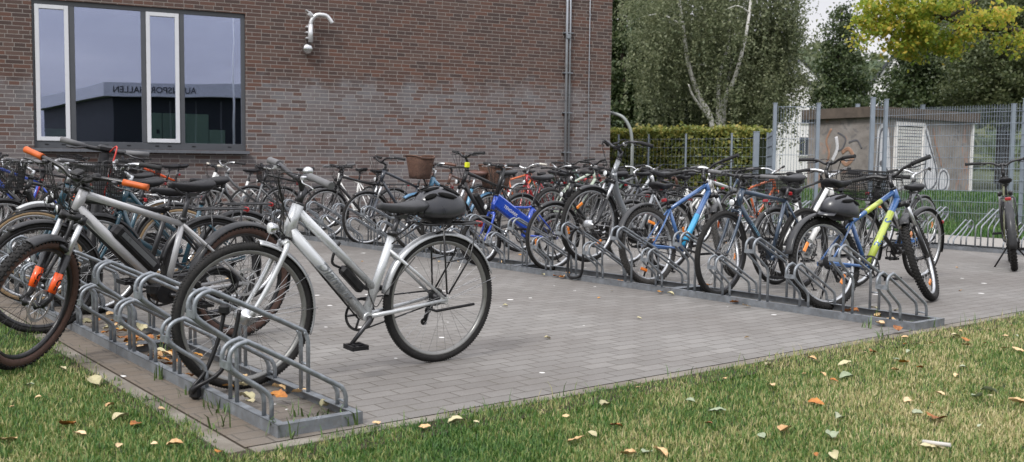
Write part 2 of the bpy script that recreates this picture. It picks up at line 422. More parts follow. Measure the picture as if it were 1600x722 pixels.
    if p.get('decal'):
        c=MB()
        for s in (-1,1):
            y=V3((0,s*hw,0)); c.tube([sh(lerp(K0,B-nn*.035,.62)+y),sh(lerp(K0,B-nn*.035,.84)+y)],[.0225,.0215],q+2)
        fd_=c.obj('fork_decal',p['decal'],fo); me=text_mesh('XCE',.055,0,.001); me.materials.append(BLACK); X=(B-K0).normalized(); Z=V3((0,1,0)); Y=Z.cross(X)
        me2=me.copy()
        for s,mm in ((1,me),(-1,me2)):
            for vt in mm.vertices:
                an=vt.co.y/.0222; pc=lerp(K0,B-nn*.035,.7)+V3((0,s*hw,0)); vt.co=sh(pc+X*vt.co.x+Y*math.sin(an)*.0226+Z*math.cos(an)*.0229)
            link('lettering',mm,fd_)
    # ---- handlebar
    c0=Ht+d*(.012+p['spacer']); cl=c0+nn*p['stem']+d*(.02+p['barrise'])
    b=MB(); b.tube([sh(Ht),sh(c0+d*.02)],.017 if st!='fold' else .024,q+2); b.tube([sh(c0),sh(lerp(c0,cl,.5)+d*.008),sh(cl)],.0155,q+2)
    bw=p['barw']
    if p['bar']=='flat': hp=[(0,0,0),(-.002,.06,.002),(-.006,.12,.008),(-.022,bw-.12,.016),(-.04,bw,.018)]
    elif p['bar']=='trek': hp=[(0,0,0),(.014,.05,.006),(.026,.11,.026),(.018,bw-.13,.034),(-.004,bw,.024)]
    elif p['bar']=='riser': hp=[(0,0,0),(0,.05,.0),(-.005,.11,.03),(-.02,bw-.12,.045),(-.045,bw,.05)]
    else: hp=[(0,0,0),(.012,.05,.012),(.005,.13,.05),(-.05,bw-.075,.062),(-.165,bw,.045)]
    path=catmull(hp,4); SY=lambda x,s: V3((x.x,s*x.y,x.z-s*x.y*p['broll'])); full=[SY(x,-1) for x in reversed(path)]+[SY(x,1) for x in path[1:]]
    b.tube([sh(cl+x) for x in full],.0125,q+1); b.tube([sh(cl+V3((0,-.025,0))),sh(cl+V3((0,.025,0)))],.019,q+2)
    bar=b.obj('handlebar',p.get('barc',ALU if p['bar']=='city' else BLKP),root,stm)
    tot=0; ip=len(path)-1
    while ip>0 and tot<p['gripl']: tot+=(path[ip]-path[ip-1]).length; ip-=1
    for s in (-1,1):
        g=[SY(x,s) for x in path[ip:]]; g[-1]=g[-1]+(g[-1]-g[-2]).normalized()*.006
        c=MB(); k=len(g); c.tube([sh(cl+x) for x in g],[.0168 if i not in(0,k-1) else .0185 for i in range(k)],q+3); c.obj('grip',p['grip'],bar)
        if lod and p['levers']:
            g0=SY(path[ip-1],s); t=(g[-1]-g[0]).normalized(); f=V3((.8,0,-.45)).normalized()
            c=MB(); c.box(sh(cl+g0+f*.018),(.034,.03,.024),bev=.006); c.tube([sh(cl+x) for x in catmull([g0+f*.03,g0+f*.048+t*.03,g0+f*.05+t*.085,g0+f*.058+t*.125],3)],[.006]*6+[.0055]*4,6,flat=.6)
            c.obj('brake_lever',p.get('levc',DALU),bar)
    if p['bell']:
        c=MB(); c.ball(sh(cl+V3((0.0,.1,.035))),(.026,.026,.022),12,7); c.obj('bell',CHROME if p['bell']==1 else p['bell'],bar)
    if p.get('tagc'):
        c=MB(); c.box(sh(c0+nn*.02),(.045,.05,.06),bev=.006); c.obj('tag',p['tagc'],bar)
    if lod==2 and st in('trapez','diamond','mtb'):
        c=MB(); a_=Hb+d*.05; v=(BB-a_).normalized(); dn=V3((v.z,0,-v.x)); dn=dn if dn.z<0 else -dn; rr_=.036 if st=='trapez' else .031
        for yy in (-.008,.008): c.tube([sh(x) for x in catmull([Ht+nn*.05+V3((.03,yy*3,.1)),Hb+nn*.05+V3((0,yy*4,.03)),lerp(a_,BB,.12)+dn*rr_+V3((0,yy,0)),lerp(a_,BB,.6)+dn*rr_+V3((0,yy,0)),lerp(a_,BB,.97)+dn*rr_+V3((0,yy,0))],5)],.0027,5)
        e_=BB+sd*p['sl']*.45; c.tube([sh(x) for x in catmull([e_+V3((.09,.028,.0)),e_+V3((.03,.03,-.14)),e_+V3((-.04,.03,-.06)),lerp(S,A,.35)+V3((0,.05,0))],6)],.003,5)
        c.obj('gear_cable',CABLE,root)
    if p.get('display'):
        c=MB(); c.box(sh(cl+V3((.02,0,.035))),(.06,.05,.016),Matrix.Rotation(.3,3,'Y'),bev=.005); c.obj('display',BLACK,bar)
    if lod:
        c=MB(); rnd=random.Random(sum(map(ord,label)))
        for s,zt in ((1,0),(-1,.0),(1,.02),(-1,.03)):
            y0=path[max(ip-2,0)]; y0=SY(y0,s); o=rnd.uniform(.08,.13)
            e=K0+V3((.02,s*.02,.02)) if zt==0 else Hb+V3((-.05,s*.02,.0))
            c.tube([sh(x) for x in catmull([cl+y0,cl+y0*.6+V3((o,0,.015)),cl+V3((o*.75,s*.03,-.13)),e],5)],.0026,4)
        c.obj('brake_cable',CABLE,root,stm)
    # ---- cranks, chain
    b=MB(); cr=.088 if p['cass'] else .075; y=-.05
    b.lathe([(cr,y),(cr,y-.003),(cr-.014,y-.003),(cr-.014,y)],(14,24,36)[lod],c=sh(BB),smooth=False)
    for i in range(5):
        a=i*2*PI/5; b.tube([sh(BB+V3((0,y,0))),sh(BB+V3(((cr-.01)*math.cos(a),y,(cr-.01)*math.sin(a))))],.0065,5)
    ca=R_(p['crank']); cv=V3((math.cos(ca),0,math.sin(ca)))*.17
    for s in (-1,1): b.tube([sh(BB+V3((0,s*.045,0))),sh(BB+V3((0,s*.062,0))+cv*(-s)*.08),sh(BB+cv*(-s)+V3((0,s*.074,0)))],[.015,.013,.01],q)
    crk=b.obj('crankset',DALU,root)
    for s in (-1,1):
        c=MB(); e=sh(BB+cv*(-s)+V3((0,s*.125,0)))
        c.tube([e-V3((0,s*.05,0)),e+V3((0,s*.045,0))],.008,6)
        for yy in (-.045,0,.045): c.box(e+V3((0,yy,0)),(.085,.008,.02))
        for xx in (-.04,.04): c.box(e+V3((xx,0,0)),(.01,.096,.022),mi=0)
        pe=c.obj('pedal',BLACK,crk)
        if lod==2:
            c=MB()
            for xx in (-.046,.046): c.box(e+V3((xx,0,0)),(.004,.05,.014))
            c.obj('pedal_reflector',ORG,pe) if 0 else None
    if p['guard']:
        b=MB(); c2=.105; P1=BB+V3((0,-.058,0)); P2=A+V3((.0,-.058,0)); prof=[]
        for i in range(9): a=-PI/2+PI*i/8; prof.append(P1+V3((c2*math.cos(a),0,c2*math.sin(a))))
        for i in range(7): a=PI/2+PI*i/6; prof.append(P2+V3((.045*math.cos(a),0,.045*math.sin(a))))
        k=len(prof); vs=[sh(x) for x in prof]+[sh(x+V3((0,-.022,0))) for x in prof]
        b.add(vs,[tuple(range(k)),tuple(reversed(range(k,2*k)))]+[(i,k+i,k+(i+1)%k,(i+1)%k) for i in range(k)],False)
        b.obj('chain_guard',p['guard'] if p['guard'] is not True else BLKP,root)
    else:
        b=MB(); g=.036
        for zz in (1,-1): b.tube([sh(BB+V3((0,-.052,zz*(cr-.003)))),sh(A+V3((0,-.048,zz*g)))],.0045,4,flat=.6)
        b.obj('chain',DALU,root)
        if p['cass'] and lod:
            c=MB(); c.box(sh(A+V3((.015,-.07,-.05))),(.03,.02,.05),Matrix.Rotation(.4,3,'Y'),bev=.006)
            c.tube([sh(A+V3((.02,-.065,-.06))),sh(A+V3((.05,-.06,-.13)))],.012,6)
            for (x,z) in ((.028,-.075),(.052,-.135)): c.lathe([(.02,-.062),(.02,-.068),(.004,-.068),(.004,-.062)],10,c=sh(A+V3((x,0,z))),smooth=False)
            c.obj('derailleur',BLACK,root)
    # ---- mudguards
    if p['fender'] is not None and not p['stub']:
        fm=p['fender']; w=max(p['tw']+.011,.026); Rf=R+.016; nseg=(14,22,34)[lod]
        prof=[(Rf-abs(t)**2*.02,t*w) for t in (-1,-.66,-.3,0,.3,.66,1)]+[(Rf-.004-abs(t)**2*.02,t*w*.95) for t in (1,.66,.3,0,-.3,-.66,-1)]
        for front,c0_,a0,a1 in ((False,A,R_(8),R_(p['rback'])),(True,B,R_(58) if p.get('fshort') is None else R_(p['fshort']),R_(p['fback']))):
            if front and p['fork']=='none': continue
            b=MB(); b.lathe(prof,nseg,a0,a1,c=sh(c0_)); o=b.obj('mudguard',fm,root,stm if front else None)
            if p['stays'] and lod and (not front or p['fback']>180):
                c=MB(); al=(R_(150),R_(178)) if front else (R_(120),R_(165))
                for a in al:
                    for s in (-1,1): c.tube([sh(c0_+V3((Rf*math.cos(a),s*w*.9,Rf*math.sin(a)))),sh(c0_+V3((0,s*.06,0)))],.0022,4)
                c.obj('mudguard_stay',p.get('stayc',STEEL),o)
    if p['stub']:
        w=.04; Rf=R+.035
        prof=[(Rf-abs(t)**2*.018,t*w) for t in (-1,-.6,0,.6,1)]+[(Rf-.004-abs(t)**2*.018,t*w*.95) for t in (1,.6,0,-.6,-1)]
        for (c0_,a0,a1,mm) in ((B,R_(62),R_(135),stm),(A,R_(70),R_(168),None)):
            b=MB(); b.lathe(prof,16,a0,a1,c=sh(c0_)); b.obj('mudguard',p['fender'] or BLACK,root,mm)
    # ---- luggage rack
    zr=2*R+.055
    if p['rack'] is not None:
        b=MB(); x0,x1=.16,-.23
        loop=[(x0,-.035,zr+.01),(x0-.03,-.055,zr),(x1+.04,-.06,zr),(x1,-.04,zr),(x1,.04,zr),(x1+.04,.06,zr),(x0-.03,.055,zr),(x0,.035,zr+.01)]
        b.tube([sh(V3(x)) for x in loop],.0055,6,closed=True)
        for xx in (-.02,-.13): b.tube([sh(V3((xx,-.057,zr))),sh(V3((xx,.057,zr)))],.004,5)
        b.tube([sh(V3((x0,0,zr))),sh(V3((x1,0,zr)))],.004,5)
        for s in (-1,1):
            b.tube([sh(V3((-.19,s*.062,zr))),sh(V3((-.14,s*.075,zr-.18))),sh(V3((-.01,s*.07,R+.03)))],.005,6)
            b.tube([sh(V3((.03,s*.06,zr))),sh(V3((.0,s*.07,R+.03)))],.005,6)
            b.tube([sh(V3((x0-.01,s*.04,zr+.005))),sh(seat+V3((-.01,s*.02,.03)))],.0045,6)
            if lod: b.tube([sh(V3((-.14,s*.075,zr-.18))),sh(V3((.015,s*.068,zr-.2)))],.004,5)
        b.obj('luggage_rack',p['rack'],root)
    if p['lights'] and lod:
        b=MB(); pos=K0+nn*.075+d*.035; b.lathe([(.0,-.0)]+[(.026,.0),(.029,.012),(.022,.036),(.008,.048)],12,closed_prof=False)
        b.v=[tuple(sh(pos)+V3((.024-y,x,z))) for (x,y,z) in b.v]
        o=b.obj('headlight',BLACK if not p.get('chl') else CHROME,root,stm); c=MB(); c.ball(sh(pos)+V3((.024,0,0)),(.006,.026,.026),12,6); c.obj('lens',LENS,o)
    if p['tail']:
        b=MB(); pt=V3((-.245,0,zr-.01)) if p['rack'] is not None else V3((-.30,0,R+.2)) if p['fender'] is not None and not p['stub'] else top-sd*.1+V3((-.035,0,0))
        b.box(sh(pt),(.025,.06,.035),bev=.008); b.obj('tail_light',RED,root)
    def basket(cx,cy,cz,lx,ly,h,kind,name,mm):
        if kind=='wire':
            b=MB(); k=16; m=BLKP
            for zi in range(9):
                t=zi/8; fx,fy=lerp(.78,1,t)*lx/2,lerp(.8,1,t)*ly/2; z=cz+h*t
                b.tube([(cx-fx,cy-fy,z),(cx+fx,cy-fy,z),(cx+fx,cy+fy,z),(cx-fx,cy+fy,z)],.0055 if zi in(0,8) else .0026,4,closed=True)
            for i in range(k+1):
                u=i/k*2-1
                for s in (-1,1):
                    b.tube([(cx+u*lx*.39,cy+s*ly*.4,cz),(cx+u*lx/2,cy+s*ly/2,cz+h)],.0026,3,cap=False)
                    b.tube([(cx+s*lx*.39,cy+u*ly*.4,cz),(cx+s*lx/2,cy+u*ly/2,cz+h)],.0026,3,cap=False)
                b.tube([(cx+u*lx*.39,cy-ly*.4,cz),(cx+u*lx*.39,cy+ly*.4,cz)],.0019,3,cap=False)
            b.obj(name,m,root,mm)
        else:
            b=MB(); n=20; rings=[]
            def ring(f,z,wv=0): 
                r=[]
                for j in range(n):
                    a=2*PI*j/n; c_,s_=math.cos(a),math.sin(a)
                    r.append(V3((cx+f*lx/2*math.copysign(abs(c_)**.55,c_),cy+f*ly/2*math.copysign(abs(s_)**.55,s_),z+wv*abs(c_)**2)))
                return r
            for t in (0,.3,.6,1): rings.append(ring(lerp(.72,1,t),cz+h*t,.03*t))
            for t in (1,.6,.3,.04): rings.append(ring(lerp(.72,1,t)-.06,cz+h*t,.03*t))
            b.loft(rings,cap=True,smooth=True); b.tube(ring(.985,cz+h,.03),.011,7,closed=True)
            b.obj(name,WICK,root,mm)
    if p['bf']: c_=sh(cl+V3((.15,0,-.2))); basket(c_.x,0,c_.z+p['basz'],.27,.36,.25,p['bf'],'basket',stm); q_=MB(); [q_.tube([sh(cl+V3((0,s*.07,0))),sh(cl+V3((.035,s*.07,p['basz']-.02)))],.008,6) for s in (-1,1)]; q_.tube([sh(cl+V3((.03,-.09,p['basz']-.03))),sh(cl+V3((.03,.09,p['basz']-.03)))],.008,6); q_.tube([sh(Hb+nn*.02),sh(cl+V3((.09,0,p['basz']-.2)))],.008,6); q_.obj('basket_bracket',BLKP,root,stm)
    if p['br']: c_=sh(V3((-.06,0,zr+.008))); basket(c_.x,0,c_.z,.38 if p['br']=='wire' else .42,.32,.24 if p['br']=='wire' else .26,p['br'],'basket',None)
    if p['kick']:
        b=MB(); k0=lerp(BB,A,.75)+V3((0,.055,-.02))
        if p['kick']=='up': b.tube([sh(k0),sh(k0+V3((-.05,.01,-.02))),sh(k0+V3((-.29,.02,.0)))],.008,6)
        elif p['kick']=='twin':
            for s in (-1,1): b.tube([sh(BB+V3((-.07,s*.03,-.04))),sh(V3((BB.x-.12,s*.2,.0)))],.009,6)
        else: b.tube([sh(k0),sh(V3((k0.x-.02,.2,.006)))],.008,6); b.box(sh(V3((k0.x-.02,.2,.008))),(.04,.03,.014))
        b.obj('kickstand',BLACK if p['kick']!='alu' else ALU,root)
    if p['batt'] is not None:
        a_=Hb+d*.03; m_=lerp(a_,BB,.56); v=(BB-a_).normalized(); up_=V3((-v.z,0,v.x))
        if up_.z<0: up_=-up_
        rot=Matrix.Rotation(math.atan2(-v.z,v.x),3,'Y')
        b=MB(); b.box(sh(m_+up_*.055),(.36,.075,.085),rot,bev=.02); o=b.obj('battery',p['batt'],root)
        if p.get('bstripe'):
            b=MB(); b.box(sh(m_+up_*.06),(.27,.079,.028),rot); b.obj('battery_stripe',p['bstripe'],o)
    if p['motor']:
        b=MB(); b.tube([sh(BB+V3((.02,-.05,.01))),sh(BB+V3((.02,.05,.01)))],.062,14); b.box(sh(BB+V3((.05,0,.03))),(.12,.09,.09),bev=.025); b.obj('motor',BLACK,root)
    if p['lett']:
        txt,size,mt,side,sheer,rd=p['lett']; me=text_mesh(txt,size,sheer,.0008)
        a_=Hb+d*.03; v=(BB-a_); 
        if st=='fold': a_=Ht-d*.05; v=(BB+sd*.12-a_)
        X=v.normalized() if side>0 else -v.normalized(); Z=V3((0,side,0)); Y=Z.cross(X)
        cpos=lerp(a_,a_+v,p.get('lpos',.5)); co=[]
        for vt in me.vertices:
            if st=='fold': vt.co=sh(cpos+X*vt.co.x+Y*vt.co.y+Z*(.0285+vt.co.z))
            else:
                an=vt.co.y/rd; vt.co=sh(cpos+X*vt.co.x+Y*math.sin(an)*(rd+.001)+Z*(math.cos(an)*(rd+.0016)))
        me.materials.clear(); me.materials.append(mt); link('lettering',me,fr)
    root['wb']=wb
    return root
def place(o,wheel_ab,heading,front,lean=0.,lift=0.,xy=None):
    """stand the bike with its front (or rear) wheel over a spot; heading in degrees from the +b direction"""
    wb=o['wb']; yaw=YAW+R_(heading); pos=L(*wheel_ab) if xy is None else V3((xy[0],xy[1],0))
    dirv=V3((math.cos(yaw),math.sin(yaw),0)); pit=math.asin(lift/wb) if lift else 0.
    c=pos-dirv*(wb/2)*(1 if front else -1); c.z=ground_h(c.x,c.y)+.004+abs(lift)/2
    o.location=c; o.rotation_mode='XYZ'; o.rotation_euler=(lean,-pit,yaw)
    del o['wb']
# ---------------------------------------------------------------- bicycle racks
LOW=[(.022,.05),(.022,.112),(.0,.162),(-.12,.25),(-.15,.295),(-.138,.345),(-.09,.368),(-.04,.352),(.29,.165),(.338,.13),(.352,.095),(.352,.05)]
HIGH=[(.022,.05),(.022,.255),(.0,.31),(-.125,.405),(-.157,.45),(-.145,.505),(-.097,.53),(-.045,.515),(.295,.345),(.338,.315),(.352,.275),(.352,.05)]
def hoop_mesh(pts,flip):
    b=MB(); s=-1 if flip else 1
    P=[(p[0]*1,p[1]) for p in pts]
    dense=[V3((0,p[0],p[1])) for p in P]; path=[dense[0]]+catmull(dense[1:-1],4)+[dense[-1]]
    for dx in (-.036,.036): b.tube([V3((dx,p.y,p.z)) for p in path],.0098,8)
    k=pts[4]; b.box((0,k[0]-.004,k[1]-.012),(.088,.007,.03)); 
    b.tube([(-.036,.352,pts[-2][1]*.55+.02),(.036,.352,pts[-2][1]*.55+.02)],.006,6)
    return b.mesh('wheel_holder',GALV)
HM=[hoop_mesh(LOW,0),hoop_mesh(HIGH,0)]
def frame_mesh(ln):
    b=MB(); w=.375
    b.box((ln/2,.0015,.025),(ln,.003,.05)); b.box((ln/2,.02,.0485),(ln,.04,.003)); 
    b.box((ln/2,w-.0015,.025),(ln,.003,.05)); b.box((ln/2,w-.02,.0485),(ln,.04,.003))
    for x in (.02,ln-.02): b.box((x,w/2,.0485),(.04,w-.081,.003)); 
    for x in (.0015,ln-.0015): b.box((x,w/2,.0235),(.003,w-.0065,.046))
    for x in (.02,ln-.02): b.ball((x,w/2,.0505),(.012,.012,.005),8,4)
    return b.mesh('base_frame',GALVD)
FM={}
def rack(label,group,origin,ang,n=6,pitch=.362,first=0):
    """origin: the unit's outer front corner; local x runs along the row, local y towards the parked bikes"""
    t=thing('bicycle_rack',label,'bike rack',origin,(0,0,ang),group); ln=n*pitch-.006
    if ln not in FM: FM[ln]=frame_mesh(ln)
    link('base_frame',FM[ln],t)
    for i in range(n): link('wheel_holder',HM[(i+first)%2],t,Matrix.Translation((.2+i*pitch,0,0)))
    return t
AU=math.atan2(UY,UX)
# local y of a rack must be +b; with x along U that is the left-handed side, so rows are laid out from their far end
def rack_row(a0,b0,n,words,group,pitch=.362,nh=6,z=.004):
    for k,w in enumerate(words):
        a_end=a0+(k+1)*nh*pitch
        rack(w,group,L(a_end,b0,z),AU+PI,nh,pitch,1)
GR='galvanised bicycle racks in rows on the paving'
rack_row(-.0,.0,6,['grey steel bike rack at the paving corner holding the white bicycle\'s front wheel','grey steel bike rack under the silver bike with orange grips','grey steel bike rack farther up the left row behind the orange forked bike','grey steel bike rack at the far end of the left row, under the window'],GR,.345)
rack_row(-.06,4.465,6,['grey steel bike rack at the lawn edge holding the yellow and blue bike','grey steel bike rack between the navy bike and the grey step-through bike','grey steel bike rack in front of the small blue bike','grey steel bike rack under the bike with the wicker basket','grey steel bike rack at the far left end of the long row, near the wall'],GR,.362)
for k,w in enumerate(['grey steel bike rack with empty loops by the mesh fence on the right','grey steel bike rack in the fence row behind the yellow and blue bike','grey steel bike rack in the middle of the row by the hedge','grey steel bike rack at the far end of the row by the hedge']):
    rack(w,GR,L(1.55+k*2.175,11.3,.004),AU,6,.362,0)

# ---------------------------------------------------------------- brick building
WP=V3((-4.68,17.6,0)); WT=V3((.902,.432,0)).normalized(); WA=math.atan2(WT.y,WT.x); WN=V3((WT.y,-WT.x,0))   # WN points at the yard
WM=Matrix.Translation(WP)@Matrix.Rotation(WA,4,'Z')    # local x along the wall, local -y towards the yard
def brick_mat():
    m,nt,b=new_mat('brickwork'); vec=objco(nt); sp=N(nt,'ShaderNodeSeparateXYZ'); nt.links.new(vec,sp.inputs[0])
    cb=N(nt,'ShaderNodeCombineXYZ'); nt.links.new(math_n(nt,'ADD',sp.outputs[0],sp.outputs[1]),cb.inputs[0]); nt.links.new(sp.outputs[2],cb.inputs[1])
    bt=N(nt,'ShaderNodeTexBrick',offset=.41,offset_frequency=2,squash=.62,squash_frequency=3); nt.links.new(cb.outputs[0],bt.inputs['Vector'])
    bt.inputs['Color1'].default_value=(0,0,0,1); bt.inputs['Color2'].default_value=(1,1,1,1); bt.inputs['Mortar'].default_value=(.5,.5,.5,1)
    for k,v in (('Scale',1),('Mortar Size',.0062),('Mortar Smooth',.25),('Bias',0),('Brick Width',.262),('Row Height',.0675)): bt.inputs[k].default_value=v
    hue=ramp(nt,bt.outputs['Color'],[(0,(.042,.03,.03)),(.2,(.08,.043,.036)),(.38,(.11,.053,.039)),(.55,(.15,.067,.045)),(.7,(.085,.056,.05)),(.82,(.125,.08,.066)),(1,(.19,.083,.055))],'CONSTANT')
    big=noise(nt,.55,4,.6,vec); hue=mixc(nt,ramp(nt,big,[(.35,(0,0,0)),(.7,(.45,)*3)]),hue,(.085,.062,.058))
    fine=noise(nt,42,4,.7,vec); hue=mixc(nt,.5,hue,mixc(nt,fine,(.35,.35,.35),(1.35,1.3,1.28)),'MULTIPLY')
    hue=mixc(nt,.4,hue,(.088,.053,.042))
    # lime bloom on the lower storey
    n2=noise(nt,1.2,5,.65,vec); n3=noise(nt,6,3,.6,vec)
    edge=math_n(nt,'ADD',math_n(nt,'MULTIPLY',n2,1.1),2.05); edge=math_n(nt,'ADD',edge,math_n(nt,'MULTIPLY',sp.outputs[0],.02))
    edge=math_n(nt,'ADD',edge,math_n(nt,'MULTIPLY',math_n(nt,'SUBTRACT',n3,.5),.5)); msk=math_n(nt,'MULTIPLY',math_n(nt,'SUBTRACT',edge,sp.outputs[2]),3.2); msk=math_n(nt,'MAXIMUM',math_n(nt,'MINIMUM',msk,1),0)
    per=ramp(nt,bt.outputs['Color'],[(0,(.95,)*3),(.26,(.45,)*3),(.44,(.95,)*3),(.58,(.12,)*3),(.76,(.85,)*3)],'CONSTANT')
    patch=ramp(nt,n2,[(.3,(.35,)*3),(.65,(1,)*3)])
    f=math_n(nt,'MULTIPLY',math_n(nt,'MULTIPLY',msk,per),patch); f=math_n(nt,'MULTIPLY',f,math_n(nt,'ADD',math_n(nt,'MULTIPLY',n3,.5),.55))
    hue=mixc(nt,f,hue,mixc(nt,big,(.115,.115,.123),(.24,.235,.245)))
    mort=mixc(nt,fine,(.17,.15,.135),(.28,.25,.228))
    mort=mixc(nt,math_n(nt,'MULTIPLY',msk,.6),mort,(.31,.305,.3)); c=mixc(nt,bt.outputs['Fac'],hue,mort); nt.links.new(c,b.inputs['Base Color']); b.inputs['Roughness'].default_value=.88
    h=math_n(nt,'SUBTRACT',math_n(nt,'MULTIPLY',fine,.35),bt.outputs['Fac']); bump(nt,b,h,.55,.012); return m
BRICK=brick_mat()
FRM=M('anthracite_frame',(.075,.08,.09),.42,.1,.1,.05,6,.08)
WFR=M('white_casement',(.62,.63,.66),.35,0,.2,.03,6,.06)
def glass_mat(name,tint,refl,k):
    m=bpy.data.materials.new(name); m.use_nodes=True; nt=m.node_tree; nt.nodes.clear()
    o=N(nt,'ShaderNodeOutputMaterial'); t=N(nt,'ShaderNodeBsdfTransparent'); t.inputs[0].default_value=(*tint,1)
    g=N(nt,'ShaderNodeBsdfGlossy'); g.inputs['Roughness'].default_value=.006; g.inputs[0].default_value=(*refl,1)
    lw=N(nt,'ShaderNodeLayerWeight'); lw.inputs[0].default_value=.25
    f=math_n(nt,'ADD',math_n(nt,'MULTIPLY',lw.outputs['Fresnel'],.5),k); mx=N(nt,'ShaderNodeMixShader')
    nt.links.new(f,mx.inputs[0]); nt.links.new(t.outputs[0],mx.inputs[1]); nt.links.new(g.outputs[0],mx.inputs[2])
    vec=objco(nt); bp=N(nt,'ShaderNodeBump'); bp.inputs['Strength'].default_value=.02; bp.inputs['Distance'].default_value=.05
    nt.links.new(noise(nt,.9,1,.5,vec),bp.inputs['Height']); nt.links.new(bp.outputs[0],g.inputs['Normal'])
    nt.links.new(mx.outputs[0],o.inputs[0]); return m
GLASS=glass_mat('coated_window_glass',(.86,.94,.90),(.70,.74,1.0),.40)
bld=thing('brick_building','long red brick building with a wide window and a pale bloomed lower wall','building',WP,(0,0,WA))
x0,x1,z0,z1=-3.385,-.02,1.235,3.62; XL,XR,ZT=-9,7.43,7.2
b=MB()
for (xa,xb,za,zb) in ((XL,x0,-.3,ZT),(x1,XR,-.3,ZT),(x0,x1,-.3,z0),(x0,x1,z1,ZT)): b.box(((xa+xb)/2,.15,(za+zb)/2),(xb-xa,.3,zb-za))
b.box((XR-.15,4.3,(ZT-.3)/2),(.3,8,ZT+.3))
b.obj('wall',BRICK,bld)
b=MB(); b.box(((XL+XR)/2,4.1,ZT+.1),(XR-XL+.3,8.6,.2)); b.obj('roof',M('flat_roof_edge',(.2,.2,.21),.6),bld)
yw=.075   # frame plane inside the reveal
win=MB()
def fbar(m,xa,xb,za,zb,y=yw,d=.07): m.box(((xa+xb)/2,y,(za+zb)/2),(xb-xa,d,zb-za),bev=.004)
cas=[(-3.345,-2.845),(-1.655,-1.125)]; fix=[(-2.755,-1.735),(-1.04,-.09)]
fbar(win,x0,x1,z1-.075,z1); fbar(win,x0,x1,z0,z0+.115)
for xa,xb in ((x0,-3.35),(-2.84,-2.755),(-1.735,-1.66),(-1.12,-1.04),(-.09,x1)): fbar(win,xa,xb,z0+.115,z1-.075)
wo=win.obj('window',FRM,bld)
for xa,xb in cas:
    m=MB(); za,zb=z0+.118,z1-.078; y=yw-.02
    fbar(m,xa,xa+.065,za,zb,y,.06); fbar(m,xb-.065,xb,za,zb,y,.06); fbar(m,xa+.065,xb-.065,za,za+.065,y,.06); fbar(m,xa+.065,xb-.065,zb-.065,zb,y,.06)
    m.obj('casement',WFR,wo)
    m=MB(); m.box(((xa+xb)/2,y+.01,(za+zb)/2),(xb-xa-.13,.006,zb-za-.13)); m.obj('pane',GLASS,wo)
for xa,xb in fix:
    m=MB(); m.box(((xa+xb)/2,yw-.005,(z0+z1)/2+.02),(xb-xa,.006,z1-z0-.19)); m.obj('pane',GLASS,wo)
m=MB(); m.box(((x0+x1)/2,-.03,z0-.018),(x1-x0+.07,.2,.02)); m.box(((x0+x1)/2,-.131,z0-.03),(x1-x0+.07,.012,.05)); m.obj('sill',M('sill_sheet',(.17,.18,.2),.35,.5,0,.06),wo)
m=MB()
for x in (-3.2,-2.95,-2.6,-2.3,-1.95,-1.5,-1.3,-.9,-.3): m.box((x,yw-.037,z0+.06),(.06,.004,.018))
m.obj('drain_slot',BLACK,wo)
# downpipe and conductor
m=MB(); ZN=M('zinc_pipe',(.36,.38,.41),.36,.6,0,.1,5,.2)
m.tube([(6.335,-.07,0),(6.335,-.07,ZT)],.026,12); m.tube([(6.415,-.06,0),(6.415,-.06,ZT)],.02,10); dp=m.obj('downpipe',ZN,bld)
m=MB()
for z in (.5,1.3,2.1,2.9,3.7,4.5,5.3): m.box((6.375,-.045,z),(.2,.09,.02)); 
m.box((6.35,-.1,3.62),(.09,.05,.09),bev=.01); m.obj('pipe_clamp',GALV,dp)
m=MB(); m.tube([(6.89,-.025,.1),(6.9,-.025,1.5),(6.885,-.025,2.4),(6.89,-.025,ZT)],.008,6); 
for z in (.9,1.6,2.3,3.2,4.1): m.box((6.89,-.02,z),(.035,.04,.02))
m.obj('lightning_wire',ZN,bld)
# room behind the glass
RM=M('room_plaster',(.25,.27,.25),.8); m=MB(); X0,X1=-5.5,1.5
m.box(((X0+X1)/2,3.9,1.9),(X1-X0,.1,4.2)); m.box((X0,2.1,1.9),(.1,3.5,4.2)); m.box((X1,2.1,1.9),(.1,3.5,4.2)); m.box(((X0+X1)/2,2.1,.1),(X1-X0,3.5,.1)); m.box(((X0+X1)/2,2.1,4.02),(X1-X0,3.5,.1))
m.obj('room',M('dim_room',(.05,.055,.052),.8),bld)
CAB=M('pale_green_cabinet',(.62,.8,.7),.45,0,.1,.05,4)
def cabinet(label,x,y,w,d,h,slots):
    t=thing('cabinet',label,'cabinet',(WM@V3((x,y,.15))),(0,0,WA))
    m=MB(); m.box((0,0,h/2),(w,d,h),bev=.008); m.obj('body',CAB,t)
    if slots:
        for k in range(4): q=MB(); q.box((-w/2+.2,-d/2-.006,h-.32-.2*k),(.05,.012,.07)); q.obj('handle',BLACK,t)
        q=MB(); q.box((-w/2+.27,-d/2-.003,h/2),(.012,.006,h)); q.obj('door_gap',BLACK,t)
cabinet('tall pale green cabinet standing behind the narrow right casement',-1.12,.65,1.05,.5,1.72,True)
cabinet('lower pale green cabinet beside the tall one behind the glass',-.45,.62,.28,.45,1.45,False)
t=thing('office_chair','pale green chair back seen low in the left window pane','chair',WM@V3((-3.05,.75,.15)),(0,0,WA))
m=MB(); m.box((0,0,1.24),(.4,.07,.36),bev=.03); m.obj('backrest',CAB,t); m=MB(); m.box((0,-.2,.6),(.44,.44,.07),bev=.02); m.obj('seat',CAB,t)
m=MB(); m.tube([(0,0,1.1),(0,.02,.6)],.025,8); m.tube([(0,-.2,.6),(0,-.2,.05)],.03,8)
for k in range(5): m.tube([(0,-.2,.1),(.28*math.cos(k*1.257),-.2+.28*math.sin(k*1.257),.03)],.018,6)
